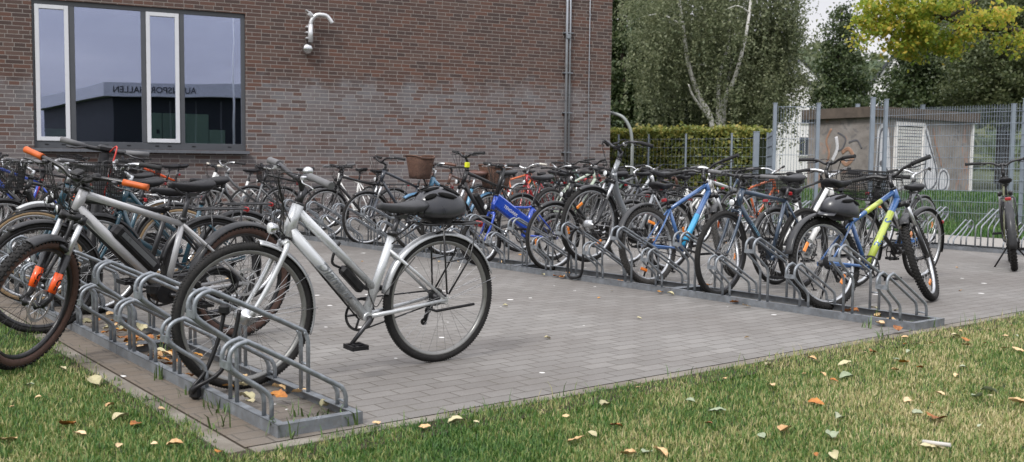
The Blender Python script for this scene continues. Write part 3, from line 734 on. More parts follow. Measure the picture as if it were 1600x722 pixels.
m.obj('base',BLACK,t)
# metal flue pipe on the wall
t=thing('wall_pipe','silver metal pipe with hooked top and round cap on the brick wall','pipe',WP,(0,0,WA))
m=MB(); PW=M('galvanised_bright',(.7,.71,.73),.35,.45,0,.1,12,.15)
m.tube([(1.1,-.13,3.18),(1.1,-.13,3.5)],.044,14); o=m.obj('upright',PW,t)
m=MB(); m.tube(catmull([(1.1,-.13,3.5),(1.125,-.14,3.585),(1.2,-.16,3.665),(1.3,-.18,3.675),(1.385,-.19,3.655),(1.45,-.2,3.575),(1.475,-.2,3.54)],3),.036,12); m.obj('hook',PW,t)
m=MB(); m.tube([(1.15,-.14,3.62),(1.06,-.15,3.7)],.04,12); m.box((1.06,-.15,3.705),(.12,.1,.015),Matrix.Rotation(.6,3,'Y')); m.obj('side_outlet',PW,t)
m=MB(); m.lathe([(.0,-.06),(.05,-.055),(.09,-.02),(.105,.03),(.1,.05),(.0,.05)],20,closed_prof=False); m.v=[(1.06+v[0],-.1+v[1],3.07+v[2]) for v in m.v]; m.obj('cap',CHROME,t)
for z in (3.26,3.36,3.46):
    m=MB(); m.box((1.05,-.06,z),(.045,.11,.03),bev=.008); m.obj('bracket',PW,t)
# curved pole at the corner
m=MB(); c0=V3((2.50,20.9,0)); P=[c0,c0+V3((0,0,1.45))]+catmull([c0+V3((0,0,1.45)),c0+V3((-.05,.02,1.8)),c0+V3((-.2,.08,2.05)),c0+V3((-.42,.2,2.14)),c0+V3((-.6,.3,2.15))],4)
m.tube(P,.034,10); o=m.obj('curved_pole',M('grey_pole',(.24,.26,.25),.5,.2,0,.1)); tag(o,'grey metal pole bent over at the top beside the building corner','pole')

# sports hall across the yard (what the window mirrors)
def mirr(x,y):
    n=V3((WN.x,WN.y,0)).normalized(); p=V3((x,y,0)); return p-n*2*(p-WP-V3((0,0,0))).dot(n)
sA,sB,sC=mirr(-23.3,57),mirr(-12.5,57.6),mirr(-36,75)
hall=thing('sports_hall','low sports hall with dark glazing and pale lettered roof edge across the yard','building',sA)
LF=M('pale_fascia',(.5,.51,.54),.5); DG=M('dark_glazing',(.01,.013,.016),.55,.0,0)
ctr=(sB+sC)/2
def slab(name,pts,z0_,z1_,mat_,grow=0):
    m=MB(); P=[V3((p.x,p.y,0))-sA for p in pts]; c=sum(P,V3())/len(P); P=[c+(p-c)*(1+grow) for p in P]; k=len(P)
    m.add([V3((p.x,p.y,z0_)) for p in P]+[V3((p.x,p.y,z1_)) for p in P],[tuple(range(k)),tuple(range(2*k-1,k-1,-1))]+[(i,k+i,k+(i+1)%k,(i+1)%k) for i in range(k)],False)
    bm=m.obj(name,mat_,hall); return bm
dAB=(sB-sA).normalized(); sB2=sA+dAB*22; sC2=sA+(sC-sA).normalized()*22; sD=sB2+sC2-sA
slab('fascia',[sA,sB2,sD,sC2],4.62,5.38,LF); slab('wall',[sA,sB2,sD,sC2],0,4.62,DG,-.06)
tm=text_mesh('AUENSPORTHALLEN',.5,0,.004)
o=link('lettering',tm,hall); tm.materials.clear(); tm.materials.append(BLACK)
nrm=V3((dAB.y,-dAB.x,0)); 
if nrm.dot(V3((0,10,0))-sA)<0: nrm=-nrm
Xd=V3((0,0,1)).cross(nrm); 
bm=MB()
o.matrix_local=Matrix(((Xd.x,0,nrm.x,0),(Xd.y,0,nrm.y,0),(0,1,0,0),(0,0,0,1))); o.location=dAB*2.85+nrm*.03+V3((0,0,4.98))
m=MB()
for i in range(1,14): 
    p=dAB*(22*i/14)*.94+dAB*.6+nrm*(-.55); m.box((p.x,p.y,2.2),(.07,.07,4.4))
m.obj('mullion',M('hall_mullion',(.08,.085,.09),.5),hall)
# ---------------------------------------------------------------- ground, paving
def sheet(name,poly,z,mat_):
    m=MB(); m.add([V3((p[0],p[1],z)) for p in poly],[tuple(range(len(poly)))],False)
    o=m.obj(name,mat_); tag(o,kind='structure'); return o
def paver_mat():
    m,nt,b=new_mat('concrete_pavers'); vec=objco(nt); mp=N(nt,'ShaderNodeMapping'); mp.inputs['Rotation'].default_value=(0,0,-YAW); nt.links.new(vec,mp.inputs[0])
    bt=N(nt,'ShaderNodeTexBrick',offset=.5); nt.links.new(mp.outputs[0],bt.inputs['Vector'])
    bt.inputs['Color1'].default_value=(0,0,0,1); bt.inputs['Color2'].default_value=(1,1,1,1); bt.inputs['Mortar'].default_value=(.5,.5,.5,1)
    for k,v in (('Scale',1),('Mortar Size',.0042),('Mortar Smooth',.3),('Brick Width',.2),('Row Height',.1)): bt.inputs[k].default_value=v
    base=ramp(nt,bt.outputs['Color'],[(0,(.18,.172,.16)),(.5,(.213,.204,.191)),(1,(.245,.235,.22))])
    n1=noise(nt,.8,5,.62,vec); base=mixc(nt,ramp(nt,n1,[(.35,(0,0,0)),(.68,(.8,)*3)]),base,(.135,.122,.112))
    st1=noise(nt,.33,5,.7,vec); base=mixc(nt,ramp(nt,st1,[(.45,(0,0,0)),(.7,(.7,)*3)]),base,(.12,.108,.098))
    sx=N(nt,'ShaderNodeSeparateXYZ'); nt.links.new(mp.outputs[0],sx.inputs[0])   # earth washed out of the lawn onto the strip under the left rack
    ed=math_n(nt,'SUBTRACT',2.15,math_n(nt,'ADD',sx.outputs[0],math_n(nt,'MULTIPLY',math_n(nt,'SUBTRACT',noise(nt,3,5,.7,vec),.5),1.3)))
    base=mixc(nt,math_n(nt,'MULTIPLY',math_n(nt,'MINIMUM',math_n(nt,'MAXIMUM',math_n(nt,'MULTIPLY',ed,1.6),0),1),.75),base,(.13,.098,.066))
    n2=noise(nt,90,4,.7,vec); base=mixc(nt,.55,base,mixc(nt,n2,(.5,.5,.5),(1.4,1.4,1.4)),'MULTIPLY')
    joint=mixc(nt,noise(nt,2.5,3,.6,vec),(.05,.044,.036),(.125,.11,.09))
    c=mixc(nt,bt.outputs['Fac'],base,joint)
    vo=N(nt,'ShaderNodeTexVoronoi'); vo.inputs['Scale'].default_value=5.2; nt.links.new(vec,vo.inputs['Vector'])
    sp=N(nt,'ShaderNodeSeparateColor'); nt.links.new(vo.outputs['Color'],sp.inputs[0])
    rad=math_n(nt,'MULTIPLY',math_n(nt,'MULTIPLY',sp.outputs[0],sp.outputs[0]),.15)
    nd=math_n(nt,'ADD',vo.outputs['Distance'],math_n(nt,'MULTIPLY',math_n(nt,'SUBTRACT',noise(nt,60,2,.5,vec),.5),.03))
    gum=math_n(nt,'MULTIPLY',math_n(nt,'LESS_THAN',nd,rad),math_n(nt,'LESS_THAN',sp.outputs[1],.55)); c=mixc(nt,math_n(nt,'MULTIPLY',gum,.9),c,(.7,.69,.67))
    ms=math_n(nt,'MULTIPLY',ramp(nt,noise(nt,1.6,6,.7,vec),[(.56,(0,0,0)),(.75,(.5,)*3)]),bt.outputs['Fac']); c=mixc(nt,ms,c,(.09,.1,.035))
    nt.links.new(c,b.inputs['Base Color']); nt.links.new(ramp(nt,n1,[(.3,(.6,)*3),(.7,(.85,)*3)]),b.inputs['Roughness'])
    h=math_n(nt,'SUBTRACT',math_n(nt,'MULTIPLY',n2,.25),bt.outputs['Fac']); bump(nt,b,h,.6,.008); return m
PAV=paver_mat()
lp=lambda a,b_: L(a,b_)[:2]
sheet('paving',[lp(-.035,-.15),lp(-.035,11.75),lp(6.5,11.75),lp(6.5,13.3),lp(30,13.3),lp(30,-8),lp(15.5,-8),lp(15.5,-.15)],.004,PAV)
def slab_mat():
    m,nt,b=new_mat('edging_stone'); vec=objco(nt); n1=noise(nt,3,5,.65,vec); n2=noise(nt,70,4,.7,vec)
    c=ramp(nt,n1,[(.3,(.1,.085,.065)),(.55,(.19,.17,.14)),(.75,(.27,.25,.215))]); c=mixc(nt,.5,c,mixc(nt,n2,(.5,.5,.5),(1.4,1.4,1.4)),'MULTIPLY')
    c=mixc(nt,ramp(nt,noise(nt,5,5,.7,vec),[(.55,(0,0,0)),(.75,(.6,)*3)]),c,(.14,.1,.04))
    nt.links.new(c,b.inputs['Base Color']); b.inputs['Roughness'].default_value=.85; bump(nt,b,n2,.5,.006); return m
EDG=slab_mat()
m=MB()
k=0
while k*1.0<9:
    c=L(k+.42,-.199,-.04); m.box((c.x,c.y,-.043),(.985,.075,.094),Matrix.Rotation(AU,3,'Z')); k+=1
for k in range(13): c=L(-.084,k-.0+.35,0); m.box((c.x,c.y,-.043),(.075,.985,.094),Matrix.Rotation(AU,3,'Z'))
o=m.obj('kerb_edging',EDG); tag(o,kind='structure')
sheet('joint_soil',[lp(-.3,-.3),lp(-.3,13),lp(.2,13),lp(.2,-.3)],.0008,M('joint_soil',(.045,.035,.025),.95)) 
sheet('joint_soil',[lp(.2,-.3),lp(.2,0),lp(15,0),lp(15,-.3)],.0009,MATS['joint_soil'])
def lawn_soil():
    m,nt,b=new_mat('lawn_soil'); vec=objco(nt); n1=noise(nt,1.1,5,.6,vec); n2=noise(nt,40,4,.7,vec)
    c=ramp(nt,n1,[(.3,(.02,.042,.01)),(.55,(.045,.06,.02)),(.75,(.085,.08,.035))]); c=mixc(nt,.6,c,mixc(nt,n2,(.35,.35,.35),(1.6,1.6,1.6)),'MULTIPLY')
    nt.links.new(c,b.inputs['Base Color']); b.inputs['Roughness'].default_value=.95; bump(nt,b,n2,.8,.02); return m
SOIL=lawn_soil()
nx,ny=150,130; xs=np.concatenate([np.linspace(-400,-40,15)[:-1],np.linspace(-40,60,nx-30),np.linspace(60,420,17)[1:]]); ys=np.concatenate([np.linspace(-120,-10,10)[:-1],np.linspace(-10,70,ny-25),np.linspace(70,520,17)[1:]])
gx,gy=np.meshgrid(xs,ys); gb=(gx-OX)*UY-(gy-OY)*UX; ga=(gx-OX)*UX+(gy-OY)*UY
tt=np.clip((gb-14.6)/4.5,0,1); tt=tt*tt*(3-2*tt); ss=np.clip((ga-19)/10,0,1); ss=ss*ss*(3-2*ss)*.4
gz=-.012+tt*.45+ss*(1-tt); V=np.stack([gx,gy,gz],-1).reshape(-1,3); w=len(xs); h=len(ys)
ii=(np.arange(h-1)[:,None]*w+np.arange(w-1)[None]).ravel(); Fq=np.stack([ii,ii+1,ii+w+1,ii+w],-1)
tag(link('ground',np_mesh('ground',V,Fq,SOIL,True)),kind='structure')
sheet('gravel_path',[lp(-3,11.95),lp(-3,13.6),lp(6.3,13.6),lp(6.3,11.95)],.002,M('gravel_path_mat',(.27,.255,.235),.9,0,0,.25,26,0,.3))
# ---------------------------------------------------------------- grass
def blades(pts,hmin,hmax,wid,rg):
    n=len(pts); az=rg.random(n)*2*PI; ln=rg.uniform(hmin,hmax,n); le=rg.uniform(.1,.85,n); aw=az+PI/2
    dx=np.stack([np.cos(az),np.sin(az),np.zeros(n)],-1); wx=np.stack([np.cos(aw),np.sin(aw),np.zeros(n)],-1)*(wid*rg.uniform(.6,1.4,n))[:,None]
    z=np.array([0,0,1.]); p0=pts; p1=pts+dx*(ln*le*.35)[:,None]+z*(ln*.6*np.cos(le*.5))[:,None]; p2=pts+dx*(ln*le*1.0)[:,None]+z*(ln*np.cos(le*.95))[:,None]
    V=np.stack([p0-wx,p0+wx,p1+wx*.8,p1-wx*.8,p2+wx*.12,p2-wx*.12],1).reshape(-1,3); o=np.arange(n)[:,None]*6
    F_=np.concatenate([o+np.array([[0,1,2,3]]),o+np.array([[3,2,4,5]])],0); return V,F_
def grass_mat():
    m,nt,b=new_mat('grass_blades'); vec=objco(nt); g=N(nt,'ShaderNodeNewGeometry')
    n1=noise(nt,.75,5,.62,vec); n2=noise(nt,3.2,4,.6,vec); r=g.outputs['Random Per Island']
    f=math_n(nt,'ADD',math_n(nt,'MULTIPLY',n1,1.0),math_n(nt,'MULTIPLY',n2,.55)); f=math_n(nt,'ADD',f,math_n(nt,'MULTIPLY',r,.5))
    # the turf by the open lawn is drier than the strip along the left rack
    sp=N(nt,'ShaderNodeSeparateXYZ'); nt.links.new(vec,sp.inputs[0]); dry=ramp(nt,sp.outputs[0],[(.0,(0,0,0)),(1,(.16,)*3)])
    far=math_n(nt,'MINIMUM',math_n(nt,'MAXIMUM',math_n(nt,'MULTIPLY',math_n(nt,'SUBTRACT',sp.outputs[1],10),.3),0),1)   # the bank beyond the fence stays green
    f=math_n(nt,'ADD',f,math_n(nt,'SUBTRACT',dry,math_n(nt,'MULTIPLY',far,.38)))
    c=ramp(nt,math_n(nt,'MULTIPLY',f,.55),[(.41,(.032,.1,.016)),(.545,(.076,.17,.03)),(.635,(.165,.245,.058)),(.705,(.35,.34,.13)),(.79,(.56,.48,.26))])
    nt.links.new(c,b.inputs['Base Color']); b.inputs['Roughness'].default_value=.55
    t=N(nt,'ShaderNodeBsdfTranslucent'); nt.links.new(c,t.inputs[0]); mx=N(nt,'ShaderNodeMixShader'); mx.inputs[0].default_value=.3
    nt.links.new(b.outputs[0],mx.inputs[1]); nt.links.new(t.outputs[0],mx.inputs[2]); nt.links.new(mx.outputs[0],nt.nodes['Material Output'].inputs[0]); return m
GRASS=grass_mat()
def to_ab(x,y): return (x-OX)*UX+(y-OY)*UY,(x-OX)*UY-(y-OY)*UX
P=[]
n=1500000; px=rng.uniform(-4.3,6.2,n); py=rng.uniform(2.4,9.2,n); a_,b_=to_ab(px,py)
jit=rng.normal(0,.03,n)
wob=.025*np.sin(a_*3.1+b_*2.3)+.02*np.sin(a_*11+b_*9)+.012*np.sin(b_*31-a_*27); lawn=((a_<-.12+jit*.9+wob)|(b_<-.235+jit*1.0+wob))&(np.abs(px)<.56*py+.35); keep=rng.random(n)<np.clip(2.0/np.maximum(py-1.2,.4),.16,1.0)
sel=lawn&keep; pts=np.stack([px[sel],py[sel],np.zeros(sel.sum())-.004],-1)
V1,F1=blades(pts,.010,.036,.0020,rng)
n=26000; px=rng.uniform(-4.6,7.5,n); py=rng.uniform(2.2,10,n); a_,b_=to_ab(px,py); d_=np.minimum(np.abs(a_+.125),np.abs(b_+.245))
edge=((np.abs(a_+.15)<.07)&(b_>-.2))|((np.abs(b_+.27)<.08)&(a_>-.2)); clump=(np.sin(a_*9+b_*7)+np.sin(a_*23+b_*17))>.3
sel=edge&clump; pts=np.stack([px[sel],py[sel],np.zeros(sel.sum())-.004],-1); V2,F2=blades(pts,.04,.10,.002,rng)
# grass seen through the fence on the bank
n=60000; aa=rng.uniform(-3,12,n); bb=rng.uniform(13.6,22,n); pts=np.array([[*L(a,b2)[:2],0] for a,b2 in zip(aa,bb)]); pts[:,2]=[ground_h(x,y)-.015 for x,y in pts[:,:2]]
V3_,F3=blades(pts,.05,.13,.006,rng)
Vg=np.concatenate([V1,V2,V3_]); Fg=np.concatenate([F1,F2+len(V1),F3+len(V1)+len(V2)])
tag(link('grass',np_mesh('grass',Vg,Fg,GRASS)),kind='stuff')
# weeds in the joints and round the rack feet
def weeds(spots,rg):
    VV=[];FF=[];o=0
    for (x,y,r,k) in spots:
        pts=np.stack([x+rg.normal(0,r,k),y+rg.normal(0,r,k),np.full(k,.003)],-1); v,f=blades(pts,.03,.10,.004,rg); VV.append(v); FF.append(f+o); o+=len(v)
    return np.concatenate(VV),np.concatenate(FF)
sp=[(*L(a,b2)[:2],.02,9) for a,b2 in ((.1,.2),(.25,.22),(.06,.02),(.5,-.03),(.62,-.03),(.9,-.03),(1.3,-.02),(1.9,.2),(.02,.3),(.15,.28),(-.02,.05),(2.4,.2),(.3,-.12),(.05,4.5),(-.02,4.7),(-.1,4.0),(.2,4.3),(.3,4.62))]
sp+=[((WP+WT*t+WN*.12).x,(WP+WT*t+WN*.12).y,.12,26) for t in (-.9,-.5,.1,.7,1.4,2.6,4.1,-2)]
vw,fw_=weeds(sp,rng); m,nt,b=new_mat('weed_leaf'); b.inputs['Base Color'].default_value=(.075,.13,.03,1); b.inputs['Roughness'].default_value=.5
tag(link('weeds',np_mesh('weeds',vw,fw_,m)),kind='stuff')
# ---------------------------------------------------------------- fence, shed, hedge
FG=M('fence_grey',(.24,.28,.33),.42,.2,.1,.08,6,.1)
def panel(parent,p0,p1,zb,zt,mat_=FG,step=.05,hz=.2,r=.0038):
    m=MB(); p0,p1=V3(p0),V3(p1); ln=(p1-p0).length; d=(p1-p0).normalized(); n=V3((-d.y,d.x,0))
    k=int(ln/step); zg0,zg1=p0.z,p1.z
    for i in range(k+1):
        p=p0+d*(ln*i/k); m.tube([p+V3((0,0,zb)),p+V3((0,0,zt))],r,4,cap=False)
    j=zb+.02
    while j<zt:
        for s in (-1,1): m.tube([p0+V3((0,0,j))+n*s*.006,p1+V3((0,0,j))+n*s*.006],r*1.25,4,cap=False)
        j+=hz
    return m.obj('wire_panel',mat_,parent)
def post(parent,p,h,w=.06,d=.06,ang=0):
    m=MB(); p=V3(p); m.box((p.x,p.y,p.z+h/2),(w,d,h),Matrix.Rotation(ang,3,'Z'),bev=.006); m.box((p.x,p.y,p.z+h+.008),(w+.008,d+.008,.016),Matrix.Rotation(ang,3,'Z')); return m.obj('post',FG,parent)
def gp(x,y): return V3((x,y,ground_h(x,y)-.01))
fA,fB=V3((10.0,15.4,0)),V3((7.25,19.4,0))
t=thing('mesh_fence','tall grey wire mesh fence panels running in front of the graffitied shed','fence')
fd=(fB-fA).normalized(); seg=(fB-fA).length
an=math.atan2(fd.y,fd.x)
panel(t,fA,fB,.04,2.19); 
for k in (0,seg*.44): post(t,fA+fd*k+V3((.0,.05,0)),2.26,.06,.05,an)
t=thing('mesh_fence','grey mesh fence behind the shed with square posts just topping its roof','fence')
q0,q1,q2=V3((7.75,26.0,.35)),V3((10.9,28.0,.45)),V3((15.5,26,.45)); panel(t,q0,q1,.0,2.22,step=.06); panel(t,q1,q2,.0,2.3,step=.06)
for q in (lerp(q0,q1,.48),lerp(q1,q2,.1),lerp(q1,q2,.55),q2): post(t,q,2.34,.1,.1)
g1,g2,g3,g4=V3((4.94,18.9,0)),V3((5.71,18.75,0)),V3((6.28,17.5,0)),V3((6.56,17.62,0))
t=thing('mesh_gate','narrow grey mesh gate leaf standing between two posts left of the shed','gate')
panel(t,g1+V3((.06,0,0)),g2-V3((.06,0,0)),.06,2.2,hz=.3); post(t,g1,2.24,.065,.065); post(t,g2,2.24,.065,.065)
t=thing('mesh_gate','open grey mesh gate leaf swung edge-on before the shed corner, between two posts','gate')
panel(t,g3+V3((.05,.02,0)),g4-V3((.05,.02,0)),.06,2.22,hz=.25); post(t,g3,2.27,.07,.07); post(t,g4,2.25,.06,.06)
t=thing('mesh_fence','low grey mesh fence in front of the clipped hedge','fence')
h0,h1=V3((2.6,24.6,0)),V3((5.6,22.0,0)); h2=V3((4.75,19.3,0)); panel(t,h0,h1,.05,1.7,step=.1,r=.002); panel(t,h1,V3((4.98,19.1,0)),.05,1.75,step=.06)
for k in (0,.22,.48,.78,1): post(t,lerp(h0,h1,k),1.78,.04,.04)
post(t,V3((4.72,19.4,0)),1.72,.11,.08)
# concrete shed
def shed_mat():
    m,nt,b=new_mat('weathered_concrete'); vec=objco(nt); n1=noise(nt,1.5,6,.65,vec,.4); n2=noise(nt,30,5,.7,vec)
    c=ramp(nt,n1,[(.3,(.15,.135,.122)),(.5,(.25,.228,.21)),(.7,(.33,.31,.29))]); c=mixc(nt,.5,c,mixc(nt,n2,(.6,.6,.6),(1.3,1.3,1.3)),'MULTIPLY')
    n3=noise(nt,1.1,4,.6,vec,1.6); c=mixc(nt,ramp(nt,n3,[(.56,(0,0,0)),(.66,(.7,)*3)]),c,(.42,.22,.14))
    n4=noise(nt,2.3,3,.5,vec,2.2); c=mixc(nt,ramp(nt,n4,[(.6,(0,0,0)),(.66,(.55,)*3)]),c,(.12,.12,.125))
    nt.links.new(c,b.inputs['Base Color']); b.inputs['Roughness'].default_value=.9; bump(nt,b,n2,.4,.01); return m
CON=shed_mat(); ROOFC=M('mossy_roof_edge',(.095,.075,.06),.9,0,0,.35,4,.4,.4)
sc=V3((8.55,23.6,0)); sl=V3((7.5,25.4,0)); sr=V3((12.0,26.1,0))
zb=.32; d1=(sl-sc); d2=(sr-sc)
shed=thing('concrete_shed','small grey concrete shed with graffiti and a white louvred door','shed',sc)
m=MB(); 
def prism(m,pts,za,zc,mi=0):
    k=len(pts); m.add([V3((p.x,p.y,za)) for p in pts]+[V3((p.x,p.y,zc)) for p in pts],[tuple(reversed(range(k))),tuple(range(k,2*k))]+[(i,(i+1)%k,k+(i+1)%k,k+i) for i in range(k)],False,mi)
prism(m,[V3(),d2,d2+d1,d1],-.1,2.24); m.obj('wall',CON,shed)
u1,u2=d1.normalized(),d2.normalized(); e=.12
m=MB(); prism(m,[-u1*e-u2*e,d2+u2*e-u1*e,d2+d1+u2*e+u1*e,d1+u1*e-u2*e],2.243,2.49); m.obj('roof',ROOFC,shed)
m=MB(); prism(m,[-u1*.1-u2*.1,d2+u2*.1-u1*.1,d2+d1,d1+u1*.1-u2*.1],.02,.36); m.obj('plinth',M('shed_plinth',(.3,.27,.23),.9,0,0,.2,3,.3),shed)
nf=V3((u2.y,-u2.x,0)); nf=nf if nf.dot(-sc)>0 else -nf
SF=Matrix(((u2.x,-nf.x,0,0),(u2.y,-nf.y,0,0),(0,0,1,0),(0,0,0,1)))  # local x along the right face, -y outwards
dr=link('door',None,shed) if 0 else None
m=MB(); WL=M('white_louvre',(.82,.8,.78),.5,0,0,.1,8,.35); D0=.75; D1=1.97
for (xa,xb,za,zc) in ((D0,D0+.07,.38,2.16),(D1-.07,D1,.38,2.16),(D0+.07,D1-.07,.38,.46),(D0+.07,D1-.07,2.07,2.16)): m.box(((xa+xb)/2,-.03,(za+zc)/2),(xb-xa,.06,zc-za))
dr=m.obj('door',WL,shed,SF)
m=MB()
for i in range(20): z=.5+i*.0795; m.box(((D0+D1)/2,-.03,z),(D1-D0-.145,.012,.062),Matrix.Rotation(.22,3,'X'))
m.obj('louvre_slats',WL,dr)
m=MB(); m.box(((D0+D1)/2,-.004,1.27),(D1-D0-.1,.006,1.7)); m.obj('backing',M('dark_void',(.03,.028,.027),.9),dr)
m=MB(); m.box((4.19,-.03,1.25),(.05,.06,1.95)); m.obj('corner_pipe',WHT,shed,SF)
GW=M('pale_spray_paint',(.62,.62,.64),.7,0,0,.2,5); GB=M('dark_spray_paint',(.11,.11,.12),.7,0,0,.2,5); GO=M('orange_spray_paint',(.34,.2,.135),.8,0,0,.3,5)
def blob(pts,mt,lay):
    pts=[((x-1.98)*1.3+2.0 if x>1.9 else x,z) for x,z in pts]; m=MB(); P=catmull([V3((x,0,z)) for x,z in pts],5,True); k=len(P); y=-.004-.003*lay
    m.add([V3((p.x,y,p.z)) for p in P]+[V3((p.x,y-.0015,p.z)) for p in P],[tuple(range(k)),tuple(reversed(range(k,2*k)))]+[(i,k+i,k+(i+1)%k,(i+1)%k) for i in range(k)],False); m.obj('graffiti',mt,shed,SF)
def stroke(pts,r,mt,lay,closed=False,MX=None):
    pts=[((x-1.98)*1.3+2.0 if x>1.9 and MX is None else x,z) for x,z in pts]; m=MB(); m.tube([V3((x,-.004-.003*lay,z)) for x,z in pts] if 0 else catmull([V3((x,-.004-.003*lay,z)) for x,z in pts],5,closed),r,8,closed=closed)
    m.v=[(v[0],-.004-.003*lay+(v[1]+.004+.003*lay)*.06,v[2]) for v in m.v]; m.obj('graffiti',mt,shed,MX or SF)
blob([(.04,.5),(.06,1.4),(.1,1.95),(.3,2.1),(.52,1.95),(.6,1.3),(.66,.6),(.4,.4)],GW,0)
stroke([(.12,.5),(.14,1.3),(.2,1.9),(.42,1.9),(.4,1.3),(.22,1.15),(.5,1.0),(.56,.5)],.035,GB,1)
blob([(1.98,.45),(1.96,1.4),(2.0,2.1),(2.14,1.95),(2.3,1.5),(2.5,1.0),(2.48,.6),(2.25,.42)],GW,0); blob([(2.5,.5),(2.55,.95),(2.72,1.05),(2.9,.9),(2.92,.6),(2.75,.42)],GW,0)
stroke([(2.02,2.0),(2.2,1.6),(2.42,1.1),(2.46,.7),(2.2,.5),(2.06,.8),(2.1,1.4)],.03,GB,1); stroke([(2.55,.6),(2.6,.92),(2.75,.98),(2.86,.8),(2.8,.55),(2.62,.5)],.025,GB,1,True)
stroke([(2.3,2.05),(2.38,1.7),(2.56,1.3),(2.62,1.1)],.03,GO,1)
nl=V3((u1.y,-u1.x,0)); nl=nl if nl.dot(-sc)>0 else -nl
SL=Matrix(((-u1.x,-nl.x,0,d1.x),(-u1.y,-nl.y,0,d1.y),(0,0,1,0),(0,0,0,1)))
for pts,r,mt in (([(.75,2.0),(.6,1.7),(.7,1.4),(.62,1.1)],.03,GO),([(1.1,1.4),(1.3,1.5),(1.45,1.3),(1.25,1.12),(1.08,1.25)],.05,GO),([(.95,1.9),(1.2,1.75),(1.1,1.5),(.9,1.45)],.025,GB),([(1.3,1.65),(1.55,1.7),(1.7,1.5)],.025,GB),([(.8,1.2),(.95,1.5),(.9,1.8)],.05,GW)): stroke(pts,r,mt,0,False,SL)
m=MB(); c=L(2.0,11.78,.3); m.box(c,(.62,.5,.6),Matrix.Rotation(AU,3,'Z'),bev=.03); o=m.obj('concrete_block',CON); tag(o,'squat concrete block behind the empty rack loops by the fence','concrete block')
# ---------------------------------------------------------------- foliage
def leaf_mat(name,stops,tr=.35):
    m,nt,b=new_mat(name); g=N(nt,'ShaderNodeNewGeometry'); vec=objco(nt)
    f=math_n(nt,'ADD',math_n(nt,'MULTIPLY',g.outputs['Random Per Island'],.55),math_n(nt,'MULTIPLY',noise(nt,.7,4,.6,vec),.6))
    c=ramp(nt,f,stops); nt.links.new(c,b.inputs['Base Color']); b.inputs['Roughness'].default_value=.5
    t=N(nt,'ShaderNodeBsdfTranslucent'); nt.links.new(c,t.inputs[0]); mx=N(nt,'ShaderNodeMixShader'); mx.inputs[0].default_value=tr
    nt.links.new(b.outputs[0],mx.inputs[1]); nt.links.new(t.outputs[0],mx.inputs[2]); nt.links.new(mx.outputs[0],nt.nodes['Material Output'].inputs[0]); return m
LF_D=leaf_mat('dark_leaf',[(.25,(.03,.052,.02)),(.55,(.058,.09,.033)),(.85,(.11,.14,.055))])
LF_B=leaf_mat('birch_leaf',[(.25,(.115,.15,.075)),(.55,(.19,.22,.12)),(.85,(.28,.3,.17))],.45)
LF_Y=leaf_mat('maple_leaf',[(.27,(.17,.27,.04)),(.5,(.32,.41,.06)),(.7,(.5,.5,.07)),(.9,(.68,.47,.09))],.55)
LF_G=leaf_mat('mid_leaf',[(.25,(.06,.085,.036)),(.55,(.10,.13,.055)),(.85,(.16,.18,.08))])
LF_H=leaf_mat('hedge_leaf',[(.25,(.11,.155,.04)),(.5,(.2,.245,.06)),(.78,(.34,.33,.08)),(.97,(.48,.36,.1))])
def leaves(C,size,rg,droop=0.):
    n=len(C); nv=rg.normal(size=(n,3)); nv[:,2]+=.35; nv/=np.linalg.norm(nv,axis=1)[:,None]
    t=rg.normal(size=(n,3)); t[:,2]-=droop; t-=nv*(t*nv).sum(1)[:,None]; t/=np.linalg.norm(t,axis=1)[:,None]; s=np.cross(nv,t)
    sz=(size*rg.uniform(.6,1.35,n))[:,None]
    V=np.stack([C-t*sz*.5,C+s*sz*.34-nv*sz*.05,C+t*sz*.5,C-s*sz*.34-nv*sz*.05],1).reshape(-1,3)
    return V,np.arange(n*4).reshape(-1,4)
def clumps(ells,n_cl,per,cr,rg,shell=.55):
    out=[]; w=np.array([e[3]*e[4]*e[5] for e in ells])**.67; w/=w.sum(); cc=[]
    for e,k in zip(ells,(w*n_cl).astype(int)+1):
        d=rg.normal(size=(k,3)); d/=np.linalg.norm(d,axis=1)[:,None]; r=rg.uniform(shell**3,1.08,k)**(1/3)
        cc.append(np.array(e[:3])+d*r[:,None]*np.array(e[3:6]))
    cc=np.concatenate(cc); sc_=cr*rg.uniform(.55,1.35,len(cc))
    k=rg.poisson(per,len(cc))+3; idx=np.repeat(np.arange(len(cc)),k)
    off=rg.normal(size=(len(idx),3))*sc_[idx][:,None]*np.array([.62,.62,.42])
    return cc,cc[idx]+off
BARK=M('dark_bark',(.055,.045,.036),.9,0,0,.35,6,.2,.5)
def birch_bark():
    m,nt,b=new_mat('birch_bark'); vec=objco(nt); mp=N(nt,'ShaderNodeMapping'); mp.inputs['Scale'].default_value=(2,2,9); nt.links.new(vec,mp.inputs[0])
    c=ramp(nt,noise(nt,2.2,5,.7,mp.outputs[0]),[(.33,(.06,.055,.05)),(.41,(.62,.6,.57)),(.7,(.8,.79,.76))]); nt.links.new(c,b.inputs['Base Color']); b.inputs['Roughness'].default_value=.7; return m
BBARK=birch_bark()
